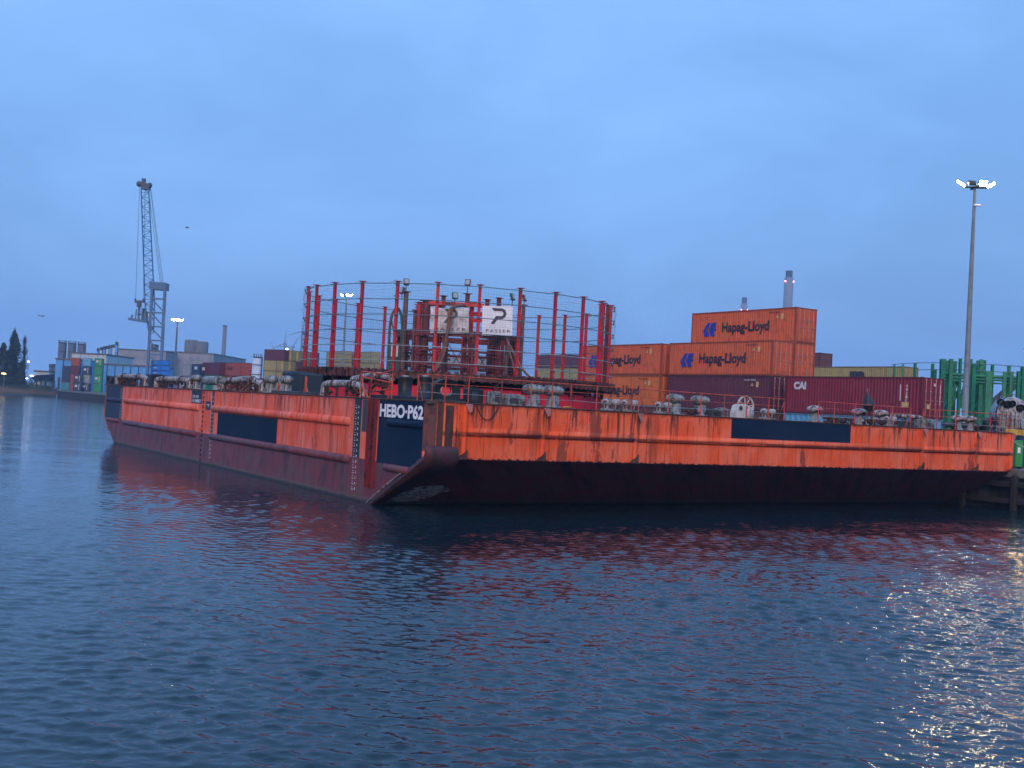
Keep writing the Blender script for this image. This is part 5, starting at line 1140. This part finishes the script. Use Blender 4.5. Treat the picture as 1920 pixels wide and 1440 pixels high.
# ================================================================== green steel frame on the quay at the right
GD = 100; gc = aty(1868, 760, GD+8); gt = thing('green_steel_frame', 'large green steel frame of tall columns and curved rails behind the lamp mast', 'steel frame', Matrix.Translation((gc.x, gc.y, QZ)))
gl = lambda px, py, dep: aty(px, py, dep)-Vector((gc.x, gc.y, QZ))
for px, py, w, dd in ((1768, 673, 9, 0), (1777, 676, 6, 2), (1783.5, 673, 7, .5), (1791, 677, 6, 3), (1801, 672, 5, 1), (1820, 673, 6, 3), (1826, 682, 8, 0), (1834, 676, 5, 2), (1840.5, 674, 6.5, .5), (1845.5, 675.5, 6, 2.5), (1855, 696, 11, -3), (1861, 684, 5, 1), (1884, 697, 6, -2), (1892, 685.5, 6.5, 1), (1897, 697, 6, -1), (1910, 696, 6, -2), (1918, 688, 7, 0), (1930, 690, 7, 0), (1749, 682, 5, 6), (1754, 693, 4.5, 5), (1716, 681, 4.5, 9), (1693, 683, 3.5, 12), (1677, 684, 3, 14)):
    dep = GD+dd; p = gl(px, py, dep); wv = w*dep/FPX; mb = MB(Matrix.Translation((p.x, p.y, 0)) @ Matrix.Rotation(R(rnd.uniform(-20, 20)), 4, 'Z'))
    mb.box(-wv/2, -wv*.4, 0, wv/2, -wv*.34, p.z).box(-wv/2, wv*.34, 0, wv/2, wv*.4, p.z).box(-wv*.08, -wv*.34, 0, wv*.08, wv*.34, p.z); mb.build('green_column', m_green, gt)
arc = lambda pts, dep: [gl(x, y, d) for (x, y), d in zip(pts, dep)]
AP = [(1672, 684), (1690, 682), (1720, 680.5), (1760, 680), (1810, 681), (1860, 683.5), (1905, 686.5), (1950, 690)]; AD = [115, 113, 109, 104, 101, 100, 101, 103]
for dy, r_ in ((0, .035), (13, .035)): MB().tube(smooth(arc([(x, y+dy) for x, y in AP[(0 if dy == 0 else 2):]], AD[(0 if dy == 0 else 2):]), 4), r_, 5).build('curved_rail', m_tubeb, gt)
for y0, w_ in ((700, .32), (706, .2), (712, .16)): MB().tube([gl(1766, y0, GD+1), gl(1810, y0+3.5, GD+1), gl(1850, y0+6, GD), gl(1935, y0+10, GD)], w_*.5, 8).build('cross_tube', m_green, gt)
for a, b_ in (((1772, 765), (1796, 712)), ((1800, 765), (1812, 712)), ((1832, 765), (1842, 712)), ((1780, 760), (1800, 730)), ((1824, 712), (1838, 760))): MB().bar(gl(*a, GD+1.5), gl(*b_, GD+1.5), .3).build('diagonal_brace', m_green, gt)
# round white machine with black ports
MD = 74; p = aty(1896, 800, MD); mt = thing('white_round_machine', 'round white machine with black fan ports and a dark hoop, right of the lamp mast', 'machine', Matrix.Translation((p.x, MD, p.z-.3))); zc_ = aty(1896, 775, MD).z-p.z+.3
K = MD/FPX
ml = MB(); ml.lathe([(0, -.5), (29*K, -.45), (33*K, -.1), (33*K, .8), (0, .9)], 32, (0, 0, zc_-.1), axis='y'); ml.build('round_casing', paint('casing_white', (.42, .43, .46), (.12, .10, .10), .8, .6, sc=2.5), mt)
rb2 = MB()
for k in range(7): x = (-24+8*k)*K; rb2.box(x-.03, -.56, zc_-.95-.2*math.cos(k-3), x+.03, -.44, zc_+.1)
rb2.box(-30*K, -.56, zc_-.45, 30*K, -.45, zc_-.38).build('casing_ribs', m_grey, mt)
for px, py, w in ((1876, 754, 13), (1889, 758, 13.5), (1898, 757, 12), (1913, 765, 14)):
    q_ = aty(px, py, MD-.6)-Vector((p.x, MD, p.z-.3)); MB().lathe([(w*K*.5, -.1), (w*K*.5, .12), (w*K*.36, .14), (w*K*.36, -.06)], 20, (q_.x, -.62, q_.z), axis='y').lathe([(0, .0), (w*K*.4, .0)], 20, (q_.x, -.58, q_.z), axis='y').lathe([(0, -.12), (w*K*.14, -.1), (w*K*.14, 0)], 12, (q_.x, -.58, q_.z), axis='y').build('fan_port', m_rub, mt)
MB().lathe([(37*K, -.75), (38.5*K, -.75), (38.5*K, -.6), (37*K, -.6), (37*K, -.75)], 40, (0, 0, zc_-.1), axis='y').build('dark_hoop', m_dkgrey, mt)
MB().bevbox(-38*K, -1, -.35, 40*K, .9, .12, .05).build('yellow_base', m_yel, mt)
MB().tube([(10*K, -.9, .5), (60*K, -.9, .6)], .32, 14).build('side_cylinder', m_white, mt)
lg = MB()
zq = QZ-(p.z-.3)
for x in (-34*K, 0, 34*K): lg.box(x-.08, -.6, zq, x+.08, .6, -.33)
lg.build('support_leg', m_yel, mt)
p = aty(1907, 845, 68); t = thing('green_bin', 'narrow bright green bin on the quay just beyond the barge corner', 'bin', Matrix.Translation((p.x, 68, QZ+.02)) @ Matrix.Rotation(-TH, 4, 'Z') @ Matrix.Rotation(TH, 4, 'Z'))
hb = aty(1907, 826, 68).z-QZ; MB().bevbox(-.22, -.3, .1, .24, .3, hb, .04).build('bin_body', m_lgreen, t); MB().box(-.1, -.32, hb*.55, .06, -.3, hb*.75).build('bin_sticker', m_white, t); MB().box(-.2, -.25, 0, -.1, .4, .1).box(.15, -.25, 0, .25, .4, .1).build('bin_feet', m_dkgrey, t)
# slanting dark conveyor far behind the white machine
p = aty(1900, 740, 125); t = thing('slanting_gantry', 'dark slanting lattice gantry rising behind the white machine', 'gantry', Matrix.Translation((p.x, 125, QZ)))
for dy in (0, 1.3):
    MB().bar(aty(1850, 772-dy*9, 125)-Vector((p.x, 125, QZ)), aty(1925, 708-dy*9, 125)-Vector((p.x, 125, QZ)), .35).build('gantry_chord', m_dkgrey, t)
ll = MB()
for k in range(8): ll.bar(aty(1850+k*9, 772-k*7.7, 125)-Vector((p.x, 125, QZ)), aty(1859+k*9, 752-k*7.7, 125)-Vector((p.x, 125, QZ)), .18)
for x_, y_ in ((1855, 768), (1920, 712)): q_ = aty(x_, y_, 125)-Vector((p.x, 125, QZ)); ll.bar((q_.x, 0, 0), q_, .4)
ll.build('gantry_lattice', m_dkgrey, t)
# ================================================================== mooring line and haze
a_ = Vector((38.9, .9, DZ+.1)); c_ = Vector((44, -3.5, QZ+.3)); mb = MB(); mb.tube([tuple(a_.lerp(c_, k/10)-Vector((0, 0, .5*math.sin(math.pi*k/10)))) for k in range(11)], .035, 6)
tag(mb.build('mooring_line', m_tubeg, None, BM.copy()), 'mooring line from the far right deck corner down to the quay', 'rope')
hz_ = bpy.data.materials.new('haze_air'); hz_.use_nodes = True; nt = hz_.node_tree; nt.nodes.clear(); o_ = N(nt, 'ShaderNodeOutputMaterial'); pv = N(nt, 'ShaderNodeVolumePrincipled')
pv.inputs['Color'].default_value = (.42, .68, 1.0, 1); pv.inputs['Density'].default_value = .0003; pv.inputs['Anisotropy'].default_value = .0; nt.links.new(pv.outputs[0], o_.inputs['Volume'])
hb_ = MB().box(-1800, -300, -3.2, 1800, 3000, 175).build('haze', hz_); tag(hb_, 'thin blue evening haze over the harbour', 'haze', kind='stuff')
